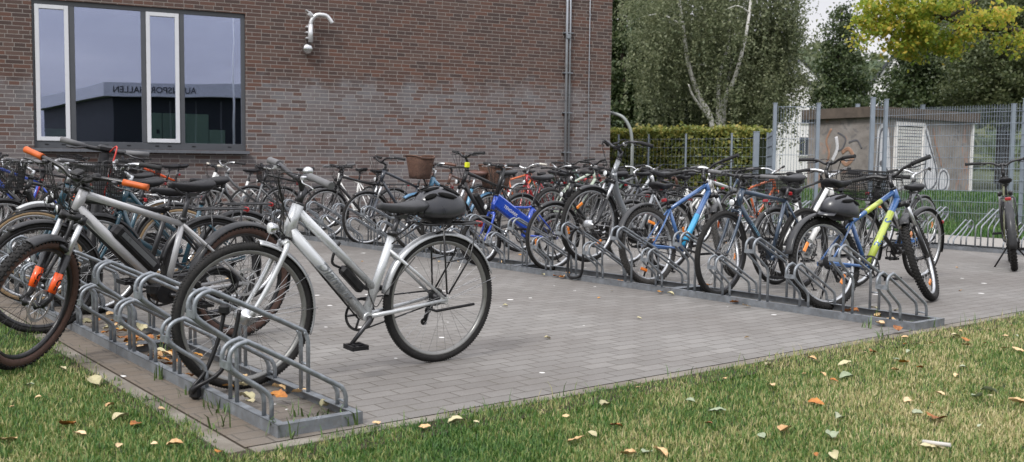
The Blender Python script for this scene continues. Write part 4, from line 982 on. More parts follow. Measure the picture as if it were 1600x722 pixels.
def tree(label,group,base,trunks,ells,n_cl,per,cr,leaf,lm,seed,bark=BARK,shell=.5,droop=0.,name='tree',limbs=14,strands=None):
    rg=np.random.default_rng(seed); t=thing(name,label,'tree',base,group=group)
    cc,P=clumps(ells,n_cl,per,cr,rg,shell)
    if strands:
        k,l0,l1,per_s=strands; s0=cc[rg.integers(0,len(cc),k)]+rg.normal(size=(k,3))*.3; ln=rg.uniform(l0,l1,k); u=rg.random((k,per_s)); sway=rg.normal(size=(k,2))*.1
        Q=s0[:,None,:]+np.stack([u*sway[:,:1]+rg.normal(size=u.shape)*.035,u*sway[:,1:]+rg.normal(size=u.shape)*.035,-u*ln[:,None]],-1); P=np.concatenate([P,Q.reshape(-1,3)])
    m=MB()
    for tr_,r0_,r1_ in trunks:
        path=catmull([V3(p) for p in tr_],4); k=len(path); m.tube(path,[lerp(r0_,r1_,i/(k-1)) for i in range(k)],9)
    tops=[V3(p) for tr_,_,_ in trunks for p in tr_[1:]]
    for c in cc[rg.permutation(len(cc))[:limbs]]:
        c=V3(c); s=min(tops,key=lambda q:(q-c).length+max(0,q.z-c.z)*2); mid=lerp(s,c,.5)+V3((0,0,.15*(c-s).length)); pa=catmull([s,mid,c],4); k=len(pa)
        r=.018+.012*(c-s).length; m.tube(pa,[lerp(r,.008,i/(k-1)) for i in range(k)],5)
    m.obj('trunk',bark,t); v,f=leaves(P,leaf,rg,droop); link('crown',np_mesh('crown',v,f,lm),t); return t
def at(x,y,Y):  # picture direction at a given depth, used to survey the trees
    dd=fw+rt*((x-800)/1555.6)-up*((y-361)/1555.6); return V3((0,0,H))+dd*(Y/dd.y)
def gt(x,Y): p=at(x,255,Y); return V3((p.x,p.y,ground_h(p.x,p.y)-.05))
def rel(base,lst):   # picture-surveyed crown balls -> offsets from the base
    o=[]
    for (x,y,Y,rx,ry,rz) in lst: p=at(x,y,Y)-base; o.append((p.x,p.y,p.z,rx,ry,rz))
    return o
TG='trees beyond the yard'
# birch
Bb=gt(1124,32); bp=lambda x,y,Y=32: tuple(at(x,y,Y)-Bb)
tree('tall birch with forked white trunks and hanging grey-green foliage behind the hedge',TG,Bb,
 [([(0,0,0),bp(1112,190),bp(1092,150),bp(1076,100,31.7),bp(1067,40,31.6),bp(1058,-20,31.5)],.1,.045),([bp(1112,190),bp(1084,152,31.6),bp(1076,132,31.4)],.06,.02),([(0,0,0),bp(1128,170),bp(1145,130,31.6),bp(1160,80,31.4),bp(1171,20,31.4),bp(1176,-40,31.4)],.09,.035),([(0,0,0),bp(1122,160,32.4),bp(1126,110,32.5),bp(1140,60,32.5),bp(1140,-20,32.5)],.08,.03),([(0,0,0),bp(1135,150,32.8),bp(1142,100,33)],.07,.03)],
 rel(Bb,[(1060,20,32,1.5,1.4,1.9),(1025,70,32,1.2,1.2,1.7),(1035,130,32.5,.9,.9,1.2),(1110,0,31,1.1,.5,1.6),(1140,90,31,1.0,.5,1.4),(1180,150,32,1.0,.9,1.0),(1150,10,33.5,2.4,1.6,2.2),(1110,60,34,2.0,1.5,2.0),(1185,30,33,1.6,1.5,2.2),(1210,60,32.5,.9,1.0,1.9),(1190,90,33.2,1.6,1.3,1.6),(1220,10,32.5,.8,.9,1.4),(1060,110,34,1.1,1.2,1.3),(1010,10,34,1.0,1.2,1.5),(1125,-60,33,2.2,2,2),(1215,130,33,.9,1,1.1),(1145,140,34.5,1.5,1,.9)]),
 620,66,.34,.085,LF_B,11,BBARK,.25,1.2,'birch_tree',9,(2300,.5,2.0,26))
def simple(label,x,Y,h_px,lst,n_cl,per,cr,leaf,lm,seed,shell=.5,name='tree',limbs=18,r=.16):
    bs=gt(x,Y); top=at(x,h_px,Y)-bs
    return tree(label,TG,bs,[([(0,0,0),(top.x*.2+.1,.1,top.z*.35),(top.x*.6-.1,0,top.z*.7),tuple(top)],r,.03)],rel(bs,lst),n_cl,per,cr,leaf,lm,seed,BARK,shell,.2,name,limbs)
simple('dark green tree rising right beside the building corner',975,37,-40,[(985,40,38,1.9,1.6,2.0),(970,110,37,1.6,1.5,2.0),(1005,150,37,1.5,1.4,1.2),(965,-30,38,1.6,1.6,1.6),(935,80,38,1.4,1.4,2.6),(975,180,36,1.3,1.2,.8)],300,75,.42,.16,LF_D,21)
simple('low dark bushy tree behind the hedge left of the birch trunks',1055,36,120,[(1045,170,37,1.4,1.2,1.1),(1080,185,36,1.2,1.2,.8),(1030,130,38,1.2,1.2,1.0),(1100,150,38,1.2,1.2,1.0)],150,75,.4,.15,LF_D,22)
simple('low dark bushy tree behind the hedge right of the birch trunks',1190,37,110,[(1160,180,37,1.2,1.2,1.0),(1185,160,37,.9,1.2,.9),(1180,125,39,1.3,1.2,1.0)],170,75,.4,.14,LF_G,23)
simple('pointed dark green tree standing free against the sky beside the white gable',1315,44,12,[(1312,60,44,.75,.8,.9),(1318,30,44,.42,.5,.7),(1314,100,44,1.05,1.1,.9),(1318,140,44,1.25,1.2,.9),(1295,160,43.5,1.0,1,.8),(1332,150,44,.75,1,.8),(1320,180,43,1.2,1.2,.9)],260,60,.36,.13,LF_D,24,.2)
simple('small mid green tree low between the birch and the pointed tree',1262,62,130,[(1262,152,62,1.6,1.3,.8),(1240,162,62,1.2,1.2,.7),(1285,165,62,1.3,1.2,.7)],130,70,.42,.14,LF_G,25)
simple('dense dark tree right of the white gable',1430,34,60,[(1435,110,34,1.0,1.2,1.1),(1455,130,34,1.4,1.3,1.2),(1420,145,33.5,.72,1,.8),(1485,100,35,1.4,1.2,1.3),(1440,165,33,1.5,1.2,.7),(1500,150,34,1.3,1.2,1)],320,95,.34,.115,LF_D,26)
bs=gt(1655,27); mp_=lambda x,y,Y=27: tuple(at(x,y,Y)-bs)
tree('yellow-green maple spreading a bare dark limb and bright crown over the shed',TG,bs,[([(0,0,0),mp_(1648,150),mp_(1640,40),mp_(1630,-60)],.26,.12),([mp_(1640,60),mp_(1580,46),mp_(1530,44),mp_(1475,28),mp_(1450,22),mp_(1415,30)],.095,.02),([mp_(1480,28),mp_(1510,10),mp_(1550,-15)],.06,.03)],
 rel(bs,[(1440,20,27,.95,.9,.7),(1400,30,27,.75,.8,.5),(1420,60,27,.6,.7,.5),(1370,25,27,.5,.6,.4),(1385,-12,27,.6,.7,.4),(1450,70,27.3,.55,.6,.4),(1425,85,27.4,.3,.4,.2),(1360,45,27,.28,.4,.22),(1470,-5,27,.8,.8,.5),(1345,30,26.8,.22,.3,.12),(1350,62,26.8,.25,.3,.12),(1395,72,27,.3,.4,.12),(1500,45,27,.5,.6,.3),(1545,25,26.8,.6,.6,.35),(1590,65,26.8,.5,.5,.3),(1480,75,27.3,.45,.5,.3)]),225,34,.24,.12,LF_Y,31,BARK,.1,.3,'maple_tree',26)
bs=gt(1570,29)
simple('broad grey-green tree filling the right edge behind the mesh fence',1570,30,-60,[(1540,110,30,1.2,1.2,1.2),(1580,90,30,1.4,1.3,1.6),(1520,60,31,1.0,1.1,1.1),(1600,30,30,1.5,1.3,1.4),(1550,150,29.5,1.3,1.1,.7),(1600,150,29.5,1.2,1.1,.9),(1560,0,31.5,1.3,1.2,1.0),(1650,90,30,1.4,1.3,2.2),(1520,150,31,.9,1,.8)],470,105,.34,.095,LF_G,27,.4,limbs=26,r=.22)
simple('dark evergreen at the far right behind the broad grey-green tree',1560,40,-40,[(1545,60,41,2.2,1.6,2.4),(1600,90,40,2.2,1.6,2.4),(1500,60,42,1.8,1.4,1.8),(1560,150,39,2.4,1.4,1.2),(1500,140,40,1.6,1.3,1.2)],300,70,.55,.2,LF_D,28)
# hedge
hd=thing('hedge','long clipped green hedge turning yellow along its top, behind the low mesh fence','hedge')
ha0,ha1=V3((2.2,27.6,0)),V3((5.85,24.38,0)); hl=(ha1-ha0).length; hdv=(ha1-ha0).normalized(); hn=V3((hdv.y,-hdv.x,0))
rg=np.random.default_rng(5); n=30000; u=rg.random(n)*(hl+6)-6; side=rg.random(n); dep=rg.uniform(0,1.1,n); zz=rg.uniform(0,1.98,n)
top=side>.62; zz=np.where(top,1.93+rg.normal(0,.06,n),zz); dep=np.where(top,dep,np.abs(rg.normal(0,.05,n)))
wv=.05*np.sin(u*3.1)+.04*np.sin(u*7.3+zz*4); P=np.array(ha0)+u[:,None]*np.array(hdv)-(dep+wv)[:,None]*np.array(hn); P[:,2]=zz+.03*np.sin(u*5)
v,f=leaves(P,.1,rg); link('foliage',np_mesh('foliage',v,f,LF_H),hd)
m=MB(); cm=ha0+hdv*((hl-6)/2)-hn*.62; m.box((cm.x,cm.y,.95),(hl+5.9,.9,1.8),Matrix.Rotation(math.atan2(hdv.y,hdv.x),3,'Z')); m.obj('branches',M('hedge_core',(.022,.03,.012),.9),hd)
# ---------------------------------------------------------------- far houses and hill
WHW=M('white_render',(.78,.78,.77),.8,0,0,.04,2); RT=M('slate_roof',(.06,.065,.075),.7,0,0,.15,3); WG=M('far_window',(.05,.06,.075),.15,0,.4)
def house(label,x,Y,wd,dp,hw,hr,ang,wins,z=0.,gable=True,fl=WHW):
    b_=gt(x,Y); t=thing('house',label,'house',(b_.x,b_.y,b_.z+z),(0,0,ang)); m=MB(); w=wd/2
    sec=[(-w,0),(w,0),(w,hw),(0,hw+hr),(-w,hw)]; k=5
    m.add([V3((x_,0,z_)) for x_,z_ in sec]+[V3((x_,dp,z_)) for x_,z_ in sec],[tuple(range(k)),tuple(reversed(range(k,2*k)))]+[(i,k+i,k+(i+1)%k,(i+1)%k) for i in range(k)],False); m.obj('wall',fl,t)
    m=MB(); s=math.hypot(w,hr)
    for sg in (-1,1): m.box((sg*w/2*1.04,dp/2,hw+hr/2+.07),(s*1.1,dp+.4,.14),Matrix.Rotation(sg*math.atan2(hr,w),3,'Y'))
    m.obj('roof',RT,t)
    for (wx,wz,ww,wh) in wins:
        m=MB(); m.box((wx,-.03,wz),(ww,.06,wh)); o=m.obj('window',WHT,t); m=MB(); m.box((wx-ww*.235,-.064,wz),(ww*.42,.01,wh*.88)); m.box((wx+ww*.235,-.064,wz),(ww*.42,.01,wh*.88)); m.obj('pane',WG,o)
    return t
house('white house with two rows of dark windows seen through the mesh gate',1245,50,7.4,6,2.95,1.9,.05,[(-1.4,1.55,.6,1.0),(.35,1.55,.6,1.0),(1.9,1.55,.6,1.0),(-1.4,3.0,.55,.7),(.4,3.0,.55,.7)],.1)
house('white gabled house with a steep dark roof behind the shed',1394,62,6.2,9,3.4,4.2,-.43,[(-1.2,2,.8,1.1),(.8,2,.8,1.1)])
house('small pale house with a grey roof on the slope beyond the birch',1246,110,9,7,4,3,.5,[(-2,2,.9,1.1),(1.5,2,.9,1.1)],5.2)
# wooded hill
m,nt,bsd=new_mat('wooded_slope'); vec=objco(nt); c=ramp(nt,noise(nt,.14,6,.7,vec),[(.35,(.022,.04,.022)),(.55,(.05,.075,.034)),(.75,(.1,.1,.045))]); nt.links.new(c,bsd.inputs['Base Color']); bsd.inputs['Roughness'].default_value=.9
xs=np.linspace(-120,330,150); ys=np.linspace(170,330,60); gx,gy=np.meshgrid(xs,ys); u=np.clip((gy-170)/80,0,1); u=u*u*(3-2*u)
rr=np.random.default_rng(3); hz=-1+u*(27+4*np.sin(gx*.021+1)+3*np.sin(gx*.05))
hz+=u*sum(a*np.abs(np.sin(gx*f_+p1+.6*np.sin(gy*f_))*np.cos(gy*f_*1.1+p2)) for a,f_,p1,p2 in ((2.2,.22,1,2),(1.4,.5,3,1),(.9,.9,.4,5)))
V=np.stack([gx,gy,hz],-1).reshape(-1,3); w=len(xs); ii=(np.arange(len(ys)-1)[:,None]*w+np.arange(w-1)[None]).ravel()
tag(link('hills',np_mesh('hills',V,np.stack([ii,ii+1,ii+w+1,ii+w],-1),m,True)),kind='structure')
pts=V[rr.integers(0,len(V),26000)]; pts=pts[(pts[:,0]>30)&(pts[:,0]<200)]+rr.normal(size=(1,3))*0; pts=pts+rr.normal(size=pts.shape)*np.array([1.5,1.5,.7])+np.array([0,0,.6]); v,f=leaves(pts,2.3,rr); tag(link('woods',np_mesh('woods',v,f,LF_G)),kind='stuff')
# a tree beside the sports hall, mirrored at the window's left edge
tb=mirr(-30.5,58); tree('dark tree beside the sports hall across the yard',TG,tb,[([(0,0,0),(.1,0,1.5),(0,.1,3.6)],.16,.04)],[(0,0,3.0,1.5,1.4,1.3),(.6,.3,2.0,1.3,1.2,1.0)],90,60,.4,.2,LF_D,41)
tp=mirr(-15.6,56); m=MB(); m.tube([tp,tp+V3((0,0,9.2))],[.07,.04],10); o=m.obj('flagpole',WHT); tag(o,'slim white flagpole standing before the sports hall across the yard','flagpole')
# ---------------------------------------------------------------- the parked bicycles
SILVER=paint('pearl_silver',(.52,.535,.545),.3,.35); GREY=paint('matt_grey',(.40,.40,.405),.4,.15); NAVY=paint('navy',(.028,.05,.085),.35)
BLUE=paint('royal_blue',(.01,.06,.42),.3); BLUEM=paint('mid_blue',(.045,.12,.30),.3); CYAN=paint('cyan',(.02,.30,.55),.35); LIME=paint('lime',(.42,.5,.07),.35)
TEAL=paint('teal',(.009,.055,.085),.4); LTBL=paint('sky_blue',(.1,.27,.42),.4); DGRN=paint('bottle_green',(.012,.03,.016),.3); WHP=paint('white',(.78,.78,.76),.3)
REDP=paint('red',(.4,.012,.018),.35); GRNP=paint('fern_green',(.05,.12,.08),.4); MINT=paint('mint',(.48,.55,.45),.4); OLIV=paint('olive',(.16,.17,.06),.4); DGREY=paint('slate_grey',(.1,.105,.11),.35)
BRN=paint('brown',(.1,.045,.03),.4); STG=paint('steel_grey',(.27,.285,.3),.3,.4); ORGF=paint('orange',(.6,.12,.02),.35); BLU2=paint('dark_blue',(.018,.024,.036),.35)
FEN=M('dark_mudguard',(.04,.041,.044),.45,0,.1,.12,8,.2); DKDEC=M('grey_decal',(.16,.17,.18),.4); WDEC=M('white_decal',(.7,.7,.72),.4); BDEC=M('pale_blue_decal',(.16,.33,.45),.4)
CHF=M('polished_mudguard',(.5,.51,.5),.2,.85,.2,.1,6,.15); LBF=M('blue_mudguard',(.09,.2,.33),.35,0,.2)
ALLBIKES=[]
def bk(label,group,wab,hd,front,lean=-.06,lift=0.,xy=None,**k):
    o=bike(label,group,**k); place(o,wab,hd,front,lean,lift,xy); ALLBIKES.append(o); return o
GL='bicycles in the left rack row'; GM='bicycles in the long rack row'; GW_='bicycles standing by the brick wall'; GF='bicycles in the row by the hedge'
bk('pearl silver step-through bicycle nearest the camera with a black helmet on its carrier',GL,(.885,.235),180.6,True,-0.045,R=.347,tw=.0215,wb=1.1,bb=(.455,.288),sl=.45,sa=70,ha=68.5,ht=.16,off=.055,style='trapez',sh=.855,fc=SILVER,rim=RIMG,fender=SILV,saddle='grey',grip=GRIPG,gripl=.135,rack=BLKP,bar='trek',barc=DALU,hub='dyn',lod=2,kick='up',spacer=.055,stem=.05,barrise=.035,broll=.13,bell=ALU,crank=135,lett=('Diamant',.078,DKDEC,1,.4,.033),lpos=.56,lock=1,fork='rigid',forkc=SILVER,barw=.315,fshort=100,rback=160,levc=ALU,chl=1,cass=True)
bk('matt silver electric mountain bicycle with orange grips and orange fork legs',GL,None,192.5,False,-.09,xy=(-1.66,6.0),R=.347,tw=.03,wb=1.27,bb=(.5,.32),sl=.43,sa=77.5,gripl=.1,spacer=.005,ha=68,ht=.13,style='diamond',sh=.94,fc=GREY,fork='susp',forkc=BLKP,decal=ORGP,stanch=ALU,tyre=RUB,wall=RUBB,rim=BLKP,spoke=SPKD,knobs=True,fender=FEN,saddle='sport',grip=GRIPO,rack=None,bar='riser',barw=.36,disc=True,hub='n',batt=BLACK,bstripe=DGREY,motor=True,lod=2,lights=False,steer=.5,fback=116,crank=20,lett=('FOCUS',.045,BLACK,1,0,.03) if 0 else None,kick=True,bell=BLACK,display=1,fshort=74)
bk('teal step-through bicycle with a black wire front basket in the left row',GL,(3.62,.3),182,True,-.05,style='step',fc=TEAL,fender=FEN,bf='wire',bar='city',saddle='city',grip=GRIP,rack=BLKP,sh=.93,bell=1,lod=1)
bk('bottle green classic bicycle with polished mudguards and tan tyres in the left row',GL,(5.7,1.5),180,False,-.04,style='diamond',fc=DGRN,wall=RUBT,rim=CHROME,fender=CHF,saddle='city',bar='city',rack=STEEL,sh=.93,guard=True,lod=1,grip=GRIPB)
bk('dark teal bicycle with tan tyres standing behind the silver electric bicycle',GL,(4.43,.1),180,True,-.06,style='diamond',fc=TEAL,wall=RUBT,fork='rigid',sh=.9,bar='city',grip=GRIPG,lod=1,bell=1)
bk('black city bicycle with a chain case deep in the left row behind the scooter',GL,(5.1,.3),179,True,-.05,style='step',fc=BLKP,fender=BLKP,rack=BLKP,guard=True,sh=.9,lod=1,bar='city')
bk('black bicycle with black mudguards half cut off by the left picture edge',GL,(7.6,.35),181,True,-.05,style='diamond',fc=BLKP,fender=BLKP,bar='city',bell=1,grip=GRIPG,rack=BLKP,sh=.95,lod=1)
bk('black city bicycle with twin chrome bells between the teal bicycle and the wall',GL,(6.5,.3),178,True,-.04,style='wave',fc=BLKP,fender=BLKP,bar='city',bell=1,grip=GRIPG,sh=.9,bf='wire',lod=1)
# by the wall
bk('white step-through bicycle with white grips and black rear basket by the wall',GW_,None,181,False,-.06,xy=(-3.95,15.9),style='trapez',R=.335,fc=WHP,forkc=BLKP,saddle='sport',grip=GRIPW,br='wire',rack=BLKP,lod=1,fender=FEN,sh=.92,bar='flat')
bk('black and orange mountain bicycle with low saddle beside the white bicycle by the wall',GW_,None,184,False,-.05,xy=(-5.0,15.6),style='mtb',fc=BLKP,fc2=ORGP,fork='susp',forkc=BLKP,tw=.027,knobs=True,sh=.98,bar='flat',lod=1,tail=True)
bk('black bicycle with orange stripes and black front basket under the window',GW_,None,178,False,-.05,xy=(-5.55,14.9),style='mtb',fc=ORGP,fc2=BLKP,fork='susp',forkc=BLKP,bf='wire',br='wire',rack=BLKP,sh=.92,lod=1)
bk('bright blue mountain bicycle under the left end of the window',GW_,None,182,False,-.05,xy=(-6.15,13.6),style='mtb',fc=BLUE,fork='susp',forkc=BLKP,sh=.92,bar='flat',lod=1,tail=True)
bk('dark bicycle with red lamp and red seatpost under the window',GW_,None,176,False,-.05,xy=(-5.95,14.6),style='diamond',fc=BLKP,fork='rigid',forkc=REDP,sh=.97,lod=1,rack=BLKP)
bk('slate grey bicycle at the wall below the sill behind the scooter',GW_,None,180,False,-.05,xy=(-5.0,13.6),style='diamond',fc=DGREY,forkc=ORGP,sh=.95,fender=BLKP,lod=1,rack=BLKP)
bk('white bicycle with silver grips facing the wall behind the silver step-through handlebar',GW_,None,95,False,-.05,xy=(-2.2,15.6),style='mtb',fc=WHP,forkc=BLKP,saddle='sport',sh=.95,lod=1,bar='flat',grip=GRIPG,rack=BLKP)
bk('black bicycle in shade by the wall behind the silver bicycle\'s stem',GW_,None,170,False,-.05,xy=(-2.95,15.3),style='diamond',fc=BLKP,sh=.95,lod=1,fender=BLKP)
bk('red bicycle with white grips by the wall behind the small blue bicycle',GW_,None,-152,False,.05,xy=(.62,17.2),style='mtb',fc=REDP,grip=GRIPW,rim=REDP,sh=.9,lod=1,rack=BLKP,bar='city',barc=ALU)
bk('fern green mountain bicycle facing the camera beside the downpipe',GW_,None,-146,True,.06,xy=(.95,15.6),style='mtb',fc=GRNP,fork='susp',forkc=BLKP,tw=.027,sh=.95,bar='riser',barw=.36,lod=1,steer=-.1)
bk('mint green mountain bicycle with silver fork near the building corner',GW_,None,-4,False,-.06,xy=(.62,15.2),style='mtb',fc=MINT,fork='susp',forkc=DGREY,tw=.027,sh=.92,bar='riser',lod=1)
bk('brown bicycle by the wall left of the downpipe',GW_,None,-160,False,-.05,xy=(-.6,17.0),style='diamond',fc=BRN,sh=.92,lod=0,saddle='brown',fender=BLKP)
bk('black bicycle with tall bars standing under the middle of the window',GW_,None,179,False,-.05,xy=(-4.75,14.5),style='diamond',fc=BLKP,fender=BLKP,rack=BLKP,bar='riser',barrise=.05,lod=1)
bk('slate grey city bicycle parked right of the window sill near the wall',GW_,None,183,False,-.05,xy=(-3.35,14.4),style='step',fc=DGREY,fender=BLKP,rack=BLKP,bar='city',lod=1)
bk('black mountain bicycle at the wall beneath the left casement',GW_,None,177,False,-.05,xy=(-6.7,14.9),style='mtb',fc=BLKP,fork='susp',forkc=BLKP,bar='riser',lod=1)
bk('all black trekking bicycle squeezed in right behind the silver electric bicycle',GL,(3.0,-.17),181,True,-.05,style='diamond',fc=BLKP,fender=BLKP,rack=BLKP,rim=DALU,spoke=SPKD,bar='flat',sh=.88,lod=1,barrise=-.03,ht=.13,spacer=.0)
# long row, right to left
bk('yellow and blue mountain bicycle at the lawn end of the long row',GM,(.84,4.82),-9,False,-.17,R=.35,tw=.029,wb=1.1,bb=(.44,.30),sl=.40,sa=72,ha=68.5,ht=.12,style='mtb',fc=BLUEM,fc2=BLUEM,fork='susp',forkc=BLKP,tyre=RUB,rim=ALU,spoke=STEEL,knobs=True,stub=True,fender=FEN,saddle='sport',grip=GRIP,bar='riser',barw=.33,refl=2,lod=2,steer=.5,crank=-38,sh=.97,kick=True,lett=('BULLS',.105,BLUEM,-1,0,.0296),lpos=.52,barrise=.01,sleeves=(('dt',.2,.97,LIME,.0292),('tt',.32,.68,LIME,.0208)),lights=False)
bk('navy trekking bicycle beside the yellow and blue one, front wheel in the long rack',GM,(1.80,4.70),180,True,-.03,R=.352,tw=.021,wb=1.1,style='diamond',fc=NAVY,saddle='grey',sh=.98,rim=DALU,fender=None,fork='rigid',bar='flat',barw=.33,lod=2,lett=('Victoria',.05,BDEC,1,.25,.023),lpos=.45,disc=True,steer=.1,grip=GRIPG,sl=.54,ht=.16,crank=120)
bk('blue mountain bicycle with a cyan down tube, rear wheel in the long rack',GM,(2.64,4.77),1,False,-.13,R=.352,tw=.028,wb=1.12,bb=(.44,.3),sl=.42,sa=72,ha=68.5,ht=.12,style='mtb',fc=BLUEM,fork='susp',forkc=DGREY,tyre=RUBG,knobs=True,stub=True,fender=FEN,saddle='sport',bar='riser',barw=.36,refl=3,disc=True,lod=2,steer=.42,crank=-20,sh=.9,sleeves=(('dt',.42,.95,CYAN,.0292),),barrise=.02,lights=False)
bk('steel grey low-step electric bicycle, front wheel raised in the long rack',GM,(3.40,4.65),181,True,-.03,lift=.15,R=.358,tw=.023,wb=1.12,style='wave',fc=STG,fork='susp',forkc=BLKP,fender=BLKP,saddle='grey',sh=.97,rack=BLKP,bar='city',barc=DALU,lod=2,batt=None,motor=True,refl=2,bell=1,display=1,grip=GRIP,hub='dyn',ht=.2,spacer=.06)
bk('black diamond frame bicycle just left of the grey low-step one',GM,(4.05,4.8),180,True,-.05,style='diamond',fc=BLKP,fender=BLKP,rack=BLKP,sh=.98,lod=1,refl=2,sl=.55)
bk('small royal blue bicycle with little wheels and a thick beam frame',GM,(4.85,5.5),180,False,-.03,R=.255,tw=.024,wb=1.0,bb=(.41,.29),sl=.34,sa=72,ha=73,ht=.16,fl=.33,style='fold',fc=BLUE,saddle='grey',sh=.93,bar='flat',spacer=.27,lod=2,rack=BLKP,fender=FEN,motor=False,grip=GRIP,lett=('TENOARK',.046,WDEC,1,.1,.05),lpos=.42,barw=.29,levc=ALU)
bk('black electric bicycle with a yellow tag under the handlebar',GM,(5.85,4.75),180,True,-.03,R=.352,tw=.023,style='diamond',fc=BLKP,fork='susp',forkc=BLKP,batt=BLACK,motor=True,fender=FEN,rack=BLKP,sh=.97,bar='riser',lod=1,saddle='grey',tagc=YEL,barrise=.06,sl=.54,ht=.18)
bk('sky blue cruiser with wicker front basket, brown saddle and wicker rear basket',GM,(6.65,4.85),180,True,-.03,R=.345,tw=.022,wb=1.12,style='trapez',fc=LTBL,basz=.07,tyre=RUBG,fender=LBF,saddle='brown',grip=GRIPB,bf='wicker',br='wicker',rack=BLKP,bar='city',sh=.95,lod=1,bell=1,spacer=.06)
bk('dark blue trekking bicycle behind the saddle of the silver step-through',GM,(7.6,4.7),180,True,-.03,style='diamond',fc=BLU2,rim=ALU,fender=BLKP,rack=BLKP,sh=.95,bar='city',barc=BLKP,lod=1,fork='susp',forkc=BLU2,hub='dyn',ht=.17)
bk('black bicycle at the far left end of the long row by the wall',GM,(8.8,4.75),180,True,-.04,style='diamond',fc=BLKP,fender=BLKP,rack=BLKP,sh=.95,lod=1)
bk('black bicycle with black rear basket and red reflector behind the navy one',GM,(2.42,6.35),2,False,-.05,style='step',fc=BLKP,fender=BLKP,rack=BLKP,br='wire',sh=.93,lod=1,bar='city')
bk('white low-step bicycle standing behind the navy bicycle\'s saddle',GM,(2.05,6.85),0,True,-.06,style='trapez',fc=WHP,forkc=WHP,sh=.86,lod=1,bar='riser',fender=BLKP,rack=BLKP,ht=.2,spacer=.1,barrise=.04,tail=False)
bk('dark bicycle with a mesh front basket behind the yellow and blue one',GM,(1.55,6.25),180,True,-.05,style='step',fc=BLKP,bf='wire',sh=.9,lod=1,fender=BLKP)
bk('olive black electric bicycle seen from behind, on its stand',GM,None,27,False,-.13,xy=(5.28,10.4),R=.36,tw=.03,style='mtb',fc=OLIV,fork='susp',forkc=BLKP,knobs=True,fender=FEN,rack=BLKP,sh=.96,bar='riser',barw=.37,lod=1,kick='twin',batt=BLACK,motor=True,disc=True,barrise=.04)
# by the hedge
far=[('slate grey bicycle with orange wheel reflector in the fence row near the blue cloth',3.62,DGREY,'mtb',2,None),('black bicycle first in the hedge row left of the open gate leaf',5.1,BLKP,'diamond',0,None),('bicycle with an orange frame in the hedge row',5.9,ORGF,'diamond',0,None),('navy bicycle with a black basket in the hedge row',6.6,NAVY,'step',0,'wire'),('white bicycle in the hedge row',7.2,WHP,'trapez',0,None),('brown bicycle in the hedge row',7.9,BRN,'diamond',0,None),('silver bicycle in the hedge row',8.5,SILVER,'trapez',0,None),('fern green bicycle in the hedge row',9.2,GRNP,'diamond',0,None),('red bicycle in the hedge row',9.8,REDP,'diamond',0,None),('teal bicycle with silver bars in the hedge row',10.4,TEAL,'step',0,None),('bottle green bicycle toward the building corner in the hedge row',11.1,DGRN,'diamond',0,None),('copper orange mountain bicycle toward the building corner in the hedge row',11.8,ORGF,'mtb',0,None),('black step-through bicycle last before the building corner in the hedge row',12.5,BLKP,'step',0,None)]
rb=random.Random(9)
for lb,a,fc_,st,rf,bas in far:
    bk(lb,GF,(a,11.05),rb.uniform(-5,5),True,rb.uniform(-.1,0),style=st,fc=fc_,forkc=rb.choice([fc_,BLKP,BLKP]),lod=1 if rf else 0,refl=rf,fender=rb.choice([BLKP,SILV,None]),rack=rb.choice([BLKP,None]),bf=bas,bar=rb.choice(['flat','city','city']),sh=rb.uniform(.88,1.0),saddle=rb.choice(['sport','city','grey']),grip=rb.choice([GRIP,GRIPG]))
GB2='bicycles standing between the long row and the hedge row'
for lb,a,b_,hd,fc_,st in [('silver grey bicycle in the open middle row behind the blue mountain bicycle',5.2,8.2,176,SILVER,'diamond'),('black bicycle in the middle row behind the grey low-step saddle',6.2,8.3,182,BLKP,'diamond'),('dark blue bicycle in the middle row left of the black one',7.1,8.25,178,BLU2,'mtb'),('white city bicycle in the middle row near the hedge',6.0,9.7,3,WHP,'step'),('slate grey bicycle in the middle row below the mesh fence posts',7.6,9.8,-3,DGREY,'diamond'),('black city bicycle at the left end of the middle row',8.3,8.3,180,BLKP,'step')]:
    bk(lb,GB2,(a,b_),hd,True,-.06,style=st,fc=fc_,lod=0,fender=BLKP,rack=BLKP,sh=rb.uniform(.9,1.0),bar=rb.choice(['flat','city']),refl=0)
# two-colour tubes
def sleeve(o,mt,names,r,t0,t1,style):
    """painted panel on a frame tube of a bicycle"""
def find(o,n): return [c for c in o.children if c.name.split('.')[0]==n]
# ---------------------------------------------------------------- e-scooter
t=thing('electric_scooter','black electric scooter with grey grips and a red cable in the left row','scooter',(-2.98,6.85,.004),(-.17,0,R_(-62)))
m=MB(); m.box((-.42,0,.12),(.62,.16,.055),bev=.02); m.box((-.42,0,.15),(.56,.13,.008)); m.obj('deck',M('scooter_deck',(.2,.2,.205),.6,0,0,.15),t)
m=MB(); m.tube([(0,0,.13),(-.06,0,.35),(-.24,0,1.12)],[.045,.042,.036],12); m.tube([(-.1,0,.13),(0,0,.2)],.035,10); st_=m.obj('stem',BLACK,t)
m=MB(); m.tube([(-.25,-.27,1.17),(-.25,-.1,1.15),(-.25,.1,1.15),(-.25,.27,1.17)],.016,10); m.box((-.24,0,1.16),(.07,.11,.05),bev=.015); hb=m.obj('handlebar',BLKP,t)
for s in (-1,1): m=MB(); m.tube([(-.25,s*.14,1.155),(-.25,s*.3,1.173)],.02,10); m.obj('grip',GRIPG,hb); m=MB(); m.tube([(-.22,s*.13,1.15),(-.18,s*.2,1.13),(-.18,s*.26,1.13)],.006,6); m.obj('brake_lever',DALU,hb)
m=MB(); m.tube(catmull([(-.21,.03,1.14),(-.1,.06,1.18),(-.08,.04,1.0),(-.14,.03,.8)],5),.006,6); m.obj('cable',M('red_cable',(.5,.03,.02),.4),t)
